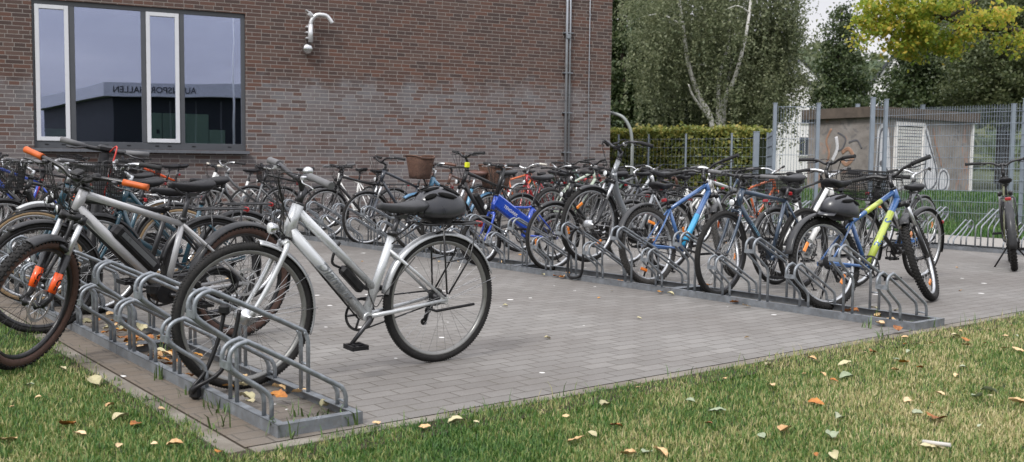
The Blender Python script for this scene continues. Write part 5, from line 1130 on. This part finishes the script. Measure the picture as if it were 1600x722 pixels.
for x in (.03,-.82):
    m=MB(); m.lathe([(.105+c[0],c[1]) for c in circ(.024,8,(-.02,0))],24); m.lathe([(.075,.02),(.075,-.02),(.0,-.03),(.0,.03)],16,mi=1); m.v=[(v[0]+x,v[1],v[2]+.108) for v in m.v]; m.obj('wheel',[RUB,DALU],t)
m=MB(); m.lathe([(.13,.03),(.13,-.03),(.125,-.03),(.125,.03)],14,R_(20),R_(150)); m.v=[(v[0]-.82,v[1],v[2]+.108) for v in m.v]; m.obj('mudguard',BLACK,t)
# ---------------------------------------------------------------- helmets, locks
def helmet(label,loc,rot,ml):
    t=thing('bicycle_helmet',label,'helmet',loc,rot); t.scale=(1.08,1.05,1.18); n=24; rings=[]
    for i in range(9):
        th=i/8*PI*.54; z=.098*math.cos(th); r=math.sin(th); ring=[]
        for j in range(n):
            a=2*PI*j/n; x=.152*r*math.cos(a)*(1+.06*math.cos(a)); y=.102*r*math.sin(a)*(1+.03*math.cos(2*a)); zz=z-.018*r*(1-math.cos(a))*.9*(i/8)
            rid=.006*math.cos(6*math.atan2(y,.3*x+.2)) ; ring.append(V3((x,y,zz+rid*r)))
        rings.append(ring)
    rings=[[p*1.0 for p in r] for r in rings]+[[p*.86 for p in rings[-1]]]
    m=MB(); m.loft([r if i else [V3((p.x,p.y,p.z)) for p in r] for i,r in enumerate(rings)],cap=False); m.obj('shell',ml,t)
    m=MB(); m.ball((0,0,-.005),(.125,.085,.07),14,8); m.obj('liner',BLACK,t)
    for (x,y,l,an) in ((.045,0,.13,0),(.04,.04,.12,.18),(.04,-.04,.12,-.18),(-.07,.022,.1,.05),(-.07,-.022,.1,-.05),(.0,.072,.12,.1),(.0,-.072,.12,-.1),(-.085,.058,.07,-.2),(-.085,-.058,.07,.2)):
        r_=max(.02,math.hypot(x/.152,y/.102)); z=.098*math.sqrt(max(.02,1-(x/.156)**2-(y/.105)**2))-.0162*r_*(1-x/.152/r_)*min(1,math.asin(min(1,r_))/(.54*PI)); m=MB(); nrm=V3((x/.152**2,y/.102**2,z/.098**2)).normalized()
        q=nrm.to_track_quat('Z','X').to_matrix(); xa=V3((math.cos(an),math.sin(an),0)); xa=(xa-nrm*xa.dot(nrm)).normalized(); ya=nrm.cross(xa); Rm=Matrix((xa,ya,nrm)).transposed()
        m.ball((0,0,0),(l*.48,.0135,.006),12,6); m.v=[tuple(Rm@V3(v)+V3((x,y,z-.0005))) for v in m.v]; m.obj('vent',M('vent_void',(.004,.004,.004),.9),t)
    m=MB(); pr=[]
    for k in range(9): a=R_(-52+13*k); pr.append((a,))
    rin=[V3((.13*math.cos(a[0])*1.05,.098*math.sin(a[0]),-.005)) for a in pr]; rout=[V3((.185*math.cos(a[0])*1.02,.105*math.sin(a[0]),-.034)) for a in pr]
    P=rin+rout; k=len(rin); up_=V3((0,0,.004)); vs=P+[p+up_ for p in P]; fs=[]
    for i in range(k-1): fs+=[(i,i+1,k+i+1,k+i),(2*k+i,3*k+i,3*k+i+1,2*k+i+1),(k+i,k+i+1,3*k+i+1,3*k+i),(i,2*k+i,2*k+i+1,i+1)]
    m.add(vs,fs,True); m.obj('visor',ml,t)
    m=MB()
    for s in (-1,1): m.tube(catmull([(.05,s*.09,-.02),(.02,s*.085,-.08),(-.02,s*.04,-.12),(-.03,0,-.125)],4),.004,5)
    m.obj('strap',BLACK,t); return t
HELM=M('dark_helmet_shell',(.026,.027,.033),.34,0,.35,.1,6,.08)
helmet('dark grey bicycle helmet strapped on the carrier of the silver step-through bicycle',(-.40,5.30,.835),(.1,.14,YAW),HELM)
helmet('dark bicycle helmet with visor resting over the rear wheel of the yellow and blue bicycle',(2.46,7.45,.755),(-.1,-.02,YAW+PI-.3),HELM)
LOCK=M('black_lock',(.012,.012,.013),.45,0,.1,.2,20)
m=MB(); q=L(.80,.02,0); Wd=V3((UY,-UX,0)); Ud=V3((UX,UY,0))
P=[q+Wd*.09+V3((0,0,.40)),q+Wd*.06+V3((0,0,.27)),q-Wd*.0+V3((0,0,.13)),q-Wd*.06+V3((0,0,.06)),q-Wd*.05+V3((0,0,.025))]; P2=[p+Ud*-.05+Wd*.05 for p in P[:3]]+[P[3]-Ud*.02,P[4]]
m.tube(catmull(P,5),.010,8); m.tube(catmull(P2,5),.010,8); m.box(P[4]+V3((0,0,.012)),(.05,.04,.06),bev=.012); m.box(P[0],(.05,.05,.05),bev=.012)
o=m.obj('bicycle_lock',LOCK); tag(o,'black folding lock hanging from the left rack at the silver bicycle\'s front wheel','lock')
m=MB(); q=L(3.3,4.49,0); P=[q+Wd*.03+V3((0,0,.46)),q+Wd*.0-Ud*.07+V3((0,0,.42)),q-Ud*.09-Wd*.02+V3((0,0,.22)),q-Ud*.08-Wd*.03+V3((0,0,.07)),q-Ud*.02-Wd*.06+V3((0,0,.03)),q+Ud*.08-Wd*.05+V3((0,0,.05)),q+Ud*.1-Wd*.03+V3((0,0,.22)),q+Ud*.09+V3((0,0,.42)),q+Ud*.03+Wd*.02+V3((0,0,.48))]
m.tube(catmull(P,6,True),.0125,8,closed=True); o=m.obj('bicycle_lock',LOCK); tag(o,'thick black chain lock looped through the long rack at the grey low-step bicycle','lock')
m=MB(); c0=V3((-1.66,5.62,.385)); rg=random.Random(2)
for i in range(7):
    pts=[]; ph=rg.random()*6; rx,rz=.115+rg.uniform(-.02,.02),.07+rg.uniform(-.015,.015)
    for k in range(16): a=2*PI*k/16; pts.append(c0+V3((rx*math.cos(a)*.8,-.05+.02*math.sin(a+ph)+rg.uniform(-.004,.004)+rx*math.cos(a)*.55,rz*math.sin(a)+.01*math.cos(3*a+ph))))
    m.tube(pts,.0065,6,closed=True)
o=m.obj('bicycle_lock',LOCK); tag(o,'coiled black cable lock hanging behind the silver step-through bicycle\'s front wheel','lock')
m=MB(); c=L(3.55,10.7,.0); 
for i in range(6): m.ball((c.x+rg.uniform(-.16,.16),c.y+rg.uniform(-.1,.1),.06+rg.uniform(0,.03)),(.12,.08,.06),10,6)
o=m.obj('blue_cloth',M('blue_cloth',(.03,.12,.34),.7,0,0,.3,8)); tag(o,'crumpled blue cloth lying at the foot of the fence rack','cloth')
# ---------------------------------------------------------------- fallen leaves
def leaf_mesh(seed,kind):
    r=np.random.default_rng(seed); n=9; c=r.uniform(.12,.6); V=[];F_=[]
    for i in range(n):
        t=i/(n-1); w=(math.sin(PI*min(1,t*.96+.04))**.8)*(.34 if kind!='m' else .3+.16*abs(math.sin(t*9)))+.004; x=t-.5; z0_=c*.35*(x*x*2)*(1 if seed%2 else -.3)
        for k,s in enumerate((-1,-.5,0,.5,1)): V.append((x,s*w,z0_+abs(s)**1.5*w*c*1.3+.035*r.normal()))
    for i in range(n-1):
        for k in range(4): F_.append((i*5+k,i*5+k+1,i*5+k+6,i*5+k+5))
    return np.array(V),np.array(F_)
def fallen(name,cols):
    m,nt,b=new_mat(name); vec=objco(nt); oi=N(nt,'ShaderNodeObjectInfo'); c=ramp(nt,math_n(nt,'ADD',math_n(nt,'MULTIPLY',noise(nt,3.5,4,.6,vec),.7),math_n(nt,'MULTIPLY',oi.outputs['Random'],.35)),[(.3,cols[0]),(.55,cols[1]),(.8,cols[2])]); nt.links.new(c,b.inputs['Base Color']); b.inputs['Roughness'].default_value=.6; return m
KM={'pale':fallen('pale_dry_leaf',[(.34,.31,.18),(.46,.42,.25),(.52,.45,.28)]),'tan':fallen('tan_dry_leaf',[(.42,.24,.1),(.6,.42,.22),(.66,.5,.32)]),'orange':fallen('orange_dry_leaf',[(.16,.055,.02),(.45,.17,.03),(.6,.33,.06)]),'grey':fallen('grey_green_leaf',[(.2,.25,.15),(.3,.34,.23),(.38,.39,.27)])}
LMS={}
for k in KM:
    for s in range(3):
        v,f=leaf_mesh(s+len(k)*3,'m' if k=='orange' else 'o'); LMS[k,s]=np_mesh('fallen_leaf',v,f,KM[k],True)
WORD={'pale':'cream','tan':'tan','orange':'orange brown','grey':'grey green'}
rl=random.Random(12)
def drop(x,y,k,size,z,place_,g):
    o=link('fallen_leaf',LMS[k,rl.randrange(3)]); o.location=(x,y,z); s=size*rl.uniform(.85,1.2); o.scale=(s,s*rl.uniform(.75,1.15),s); o.rotation_euler=(rl.uniform(-.32,.32),rl.uniform(-.3,.3),rl.uniform(0,6.28))
    tag(o,f'{WORD[k]} fallen leaf {place_}','leaf',g)
def surv(px,py): 
    q=at(px,py,1.0); dv=q-V3((0,0,H)); return V3((0,0,H))+dv*(-H/dv.z)
spots=[(148,601,'pale',.1),(188,657,'pale',.09),(172,638,'tan',.08),(106,667,'orange',.1),(125,685,'tan',.07),(10,692,'tan',.1),(272,700,'tan',.12),(212,668,'orange',.09),(186,704,'tan',.06),(252,645,'tan',.06),(60,625,'tan',.06),(45,605,'grey',.07),(342,712,'orange',.06),(98,580,'pale',.06),(240,700,'tan',.05),(18,640,'tan',.05),
 (588,666,'tan',.07),(664,672,'tan',.07),(712,663,'pale',.07),(744,664,'pale',.05),(884,655,'tan',.06),(962,669,'orange',.07),(900,692,'tan',.09),(925,685,'pale',.09),(946,638,'pale',.08),(998,609,'tan',.05),(1079,631,'grey',.09),(1010,712,'grey',.1),(1031,712,'tan',.1),(982,716,'tan',.08),(1120,646,'grey',.1),(1107,666,'orange',.07),(1132,596,'tan',.06),(1200,575,'pale',.07),(1206,607,'tan',.06),(1190,686,'grey',.07),(1268,563,'tan',.06),(1319,571,'pale',.1),(1256,587,'tan',.05),(1285,588,'tan',.06),(1303,598,'orange',.09),(1322,592,'grey',.09),(1226,678,'tan',.09),(1299,688,'grey',.09),(1275,634,'orange',.08),(1312,657,'grey',.08),(1275,716,'orange',.06),(1303,718,'pale',.1),(1350,553,'tan',.08),(1364,552,'orange',.07),(1419,552,'grey',.07),(1400,564,'grey',.06),(1412,569,'orange',.08),(1398,582,'tan',.07),(1437,577,'orange',.06),(1468,620,'tan',.06),(1419,631,'tan',.06),(1462,658,'orange',.1),(1432,651,'grey',.06),(1455,634,'orange',.05),(1495,590,'tan',.08),(1505,577,'grey',.07),(1526,625,'grey',.09),(1545,614,'grey',.08),(1546,622,'pale',.05),(1590,634,'tan',.09),(1530,670,'grey',.07),(1508,533,'orange',.07),(1511,541,'tan',.08),(1538,539,'tan',.07),(1493,527,'pale',.08),(1500,519,'tan',.05),(1590,549,'tan',.1),(1588,527,'grey',.06),(1570,546,'tan',.06),(1580,511,'tan',.06),(1456,539,'tan',.05),(1455,703,'pale',.1),(1413,530,'tan',.05),(1570,528,'tan',.05),(1414,540,'orange',.05)]
for (x,y,k,s) in spots:
    p=surv(x,y+3); drop(p.x,p.y,k,s*rl.choice([.5,.65,.75,.85]),.022,'lying on the lawn' if x>400 else 'lying on the grass left of the rack','fallen leaves on the lawn')
for i in range(70):
    a,b_=(rl.choice([rl.uniform(1.5,3.4),rl.uniform(.1,2.4)]),rl.uniform(.05,.34)); p=L(a,b_); drop(p.x,p.y,rl.choice(['orange','orange','tan','pale']),rl.uniform(.05,.085),.02+rl.uniform(0,.03),'caught inside the left bike rack','fallen leaves inside the left rack')
for i in range(24):
    a,b_=rl.uniform(-.1,6),rl.choice([rl.uniform(4.5,4.8),rl.uniform(4.36,4.45)]); p=L(a,b_); drop(p.x,p.y,rl.choice(['orange','tan','pale']),rl.uniform(.05,.08),.022,'lying along the long bike rack','fallen leaves along the long rack')
for (x,y,k,s) in ((1327,494,'orange',.16),(1348,504,'orange',.1),(1368,504,'orange',.1),(1366,488,'pale',.12),(1105,452,'orange',.16),(1096,452,'orange',.12),(1402,522,'orange',.1)): p=surv(x,y); drop(p.x,p.y,k,s*.75,.035,'large beside the lawn end of the long rack','large fallen leaves by the long rack')
for i in range(26): p=L(rl.uniform(0,9),rl.uniform(.6,10)); drop(p.x,p.y,rl.choice(['tan','pale','orange']),rl.uniform(.025,.05),.012,'scattered on the grey pavers','fallen leaves on the pavers')
m=MB(); p0,p1=surv(1441,702),surv(1485,710); m.tube([p0+V3((0,0,.03)),p1+V3((0,0,.035))],.008,6); o=m.obj('twig',M('pale_stick',(.5,.48,.45),.7)); tag(o,'short pale stick lying on the lawn near the bottom right','stick')
# ---------------------------------------------------------------- light
w=bpy.data.worlds.new('World'); scene.world=w; w.use_nodes=True; nt=w.node_tree; bg=nt.nodes['Background']
sky=N(nt,'ShaderNodeTexSky',sky_type='NISHITA'); sky.sun_disc=False; EL,AZ=R_(48),R_(-150); sky.sun_elevation=EL; sky.sun_rotation=AZ; sky.dust_density=3; sky.air_density=1.2
tc=N(nt,'ShaderNodeTexCoord'); mp=N(nt,'ShaderNodeMapping'); mp.inputs['Scale'].default_value=(1,1,3.2); nt.links.new(tc.outputs['Generated'],mp.inputs[0])
n1=noise(nt,2.1,7,.6,mp.outputs[0],.6); cl=ramp(nt,n1,[(.3,(7.6,7.75,8.6)),(.5,(10.6,10.6,11.2)),(.72,(14.6,14.3,14.3))]); cov=ramp(nt,noise(nt,1.3,5,.6,mp.outputs[0],.4),[(.3,(.78,)*3),(.6,(.97,)*3)])
sz_=N(nt,'ShaderNodeSeparateXYZ'); nt.links.new(tc.outputs['Generated'],sz_.inputs[0])   # an overcast vault is about three times brighter overhead than at the skyline
gr=math_n(nt,'ADD',math_n(nt,'MULTIPLY',math_n(nt,'MAXIMUM',sz_.outputs[2],0),.95),.33)
cl=mixc(nt,1,cl,gr,'MULTIPLY')
nt.links.new(mixc(nt,cov,sky.outputs[0],cl),bg.inputs[0]); bg.inputs[1].default_value=.105
sd_=bpy.data.lights.new('sun','SUN'); sd_.energy=1.5; sd_.angle=R_(14); sd_.color=(1,.975,.94); so=bpy.data.objects.new('sun',sd_); COL.objects.link(so)
# the sky's sun_rotation turns clockwise from +Y; the lamp shines from that same quarter
sdir=V3((math.sin(AZ)*math.cos(EL),math.cos(AZ)*math.cos(EL),math.sin(EL))); so.rotation_euler=sdir.to_track_quat('Z','Y').to_euler(); so.location=(0,0,30)
vs=scene.view_settings; vs.view_transform='Standard'; vs.look='None'; vs.exposure=.66; vs.gamma=1; vs.use_curve_mapping=False
scene.cycles.max_bounces=8; scene.cycles.transparent_max_bounces=16; scene.cycles.use_denoising=True; scene.cycles.caustics_reflective=False; scene.cycles.caustics_refractive=False
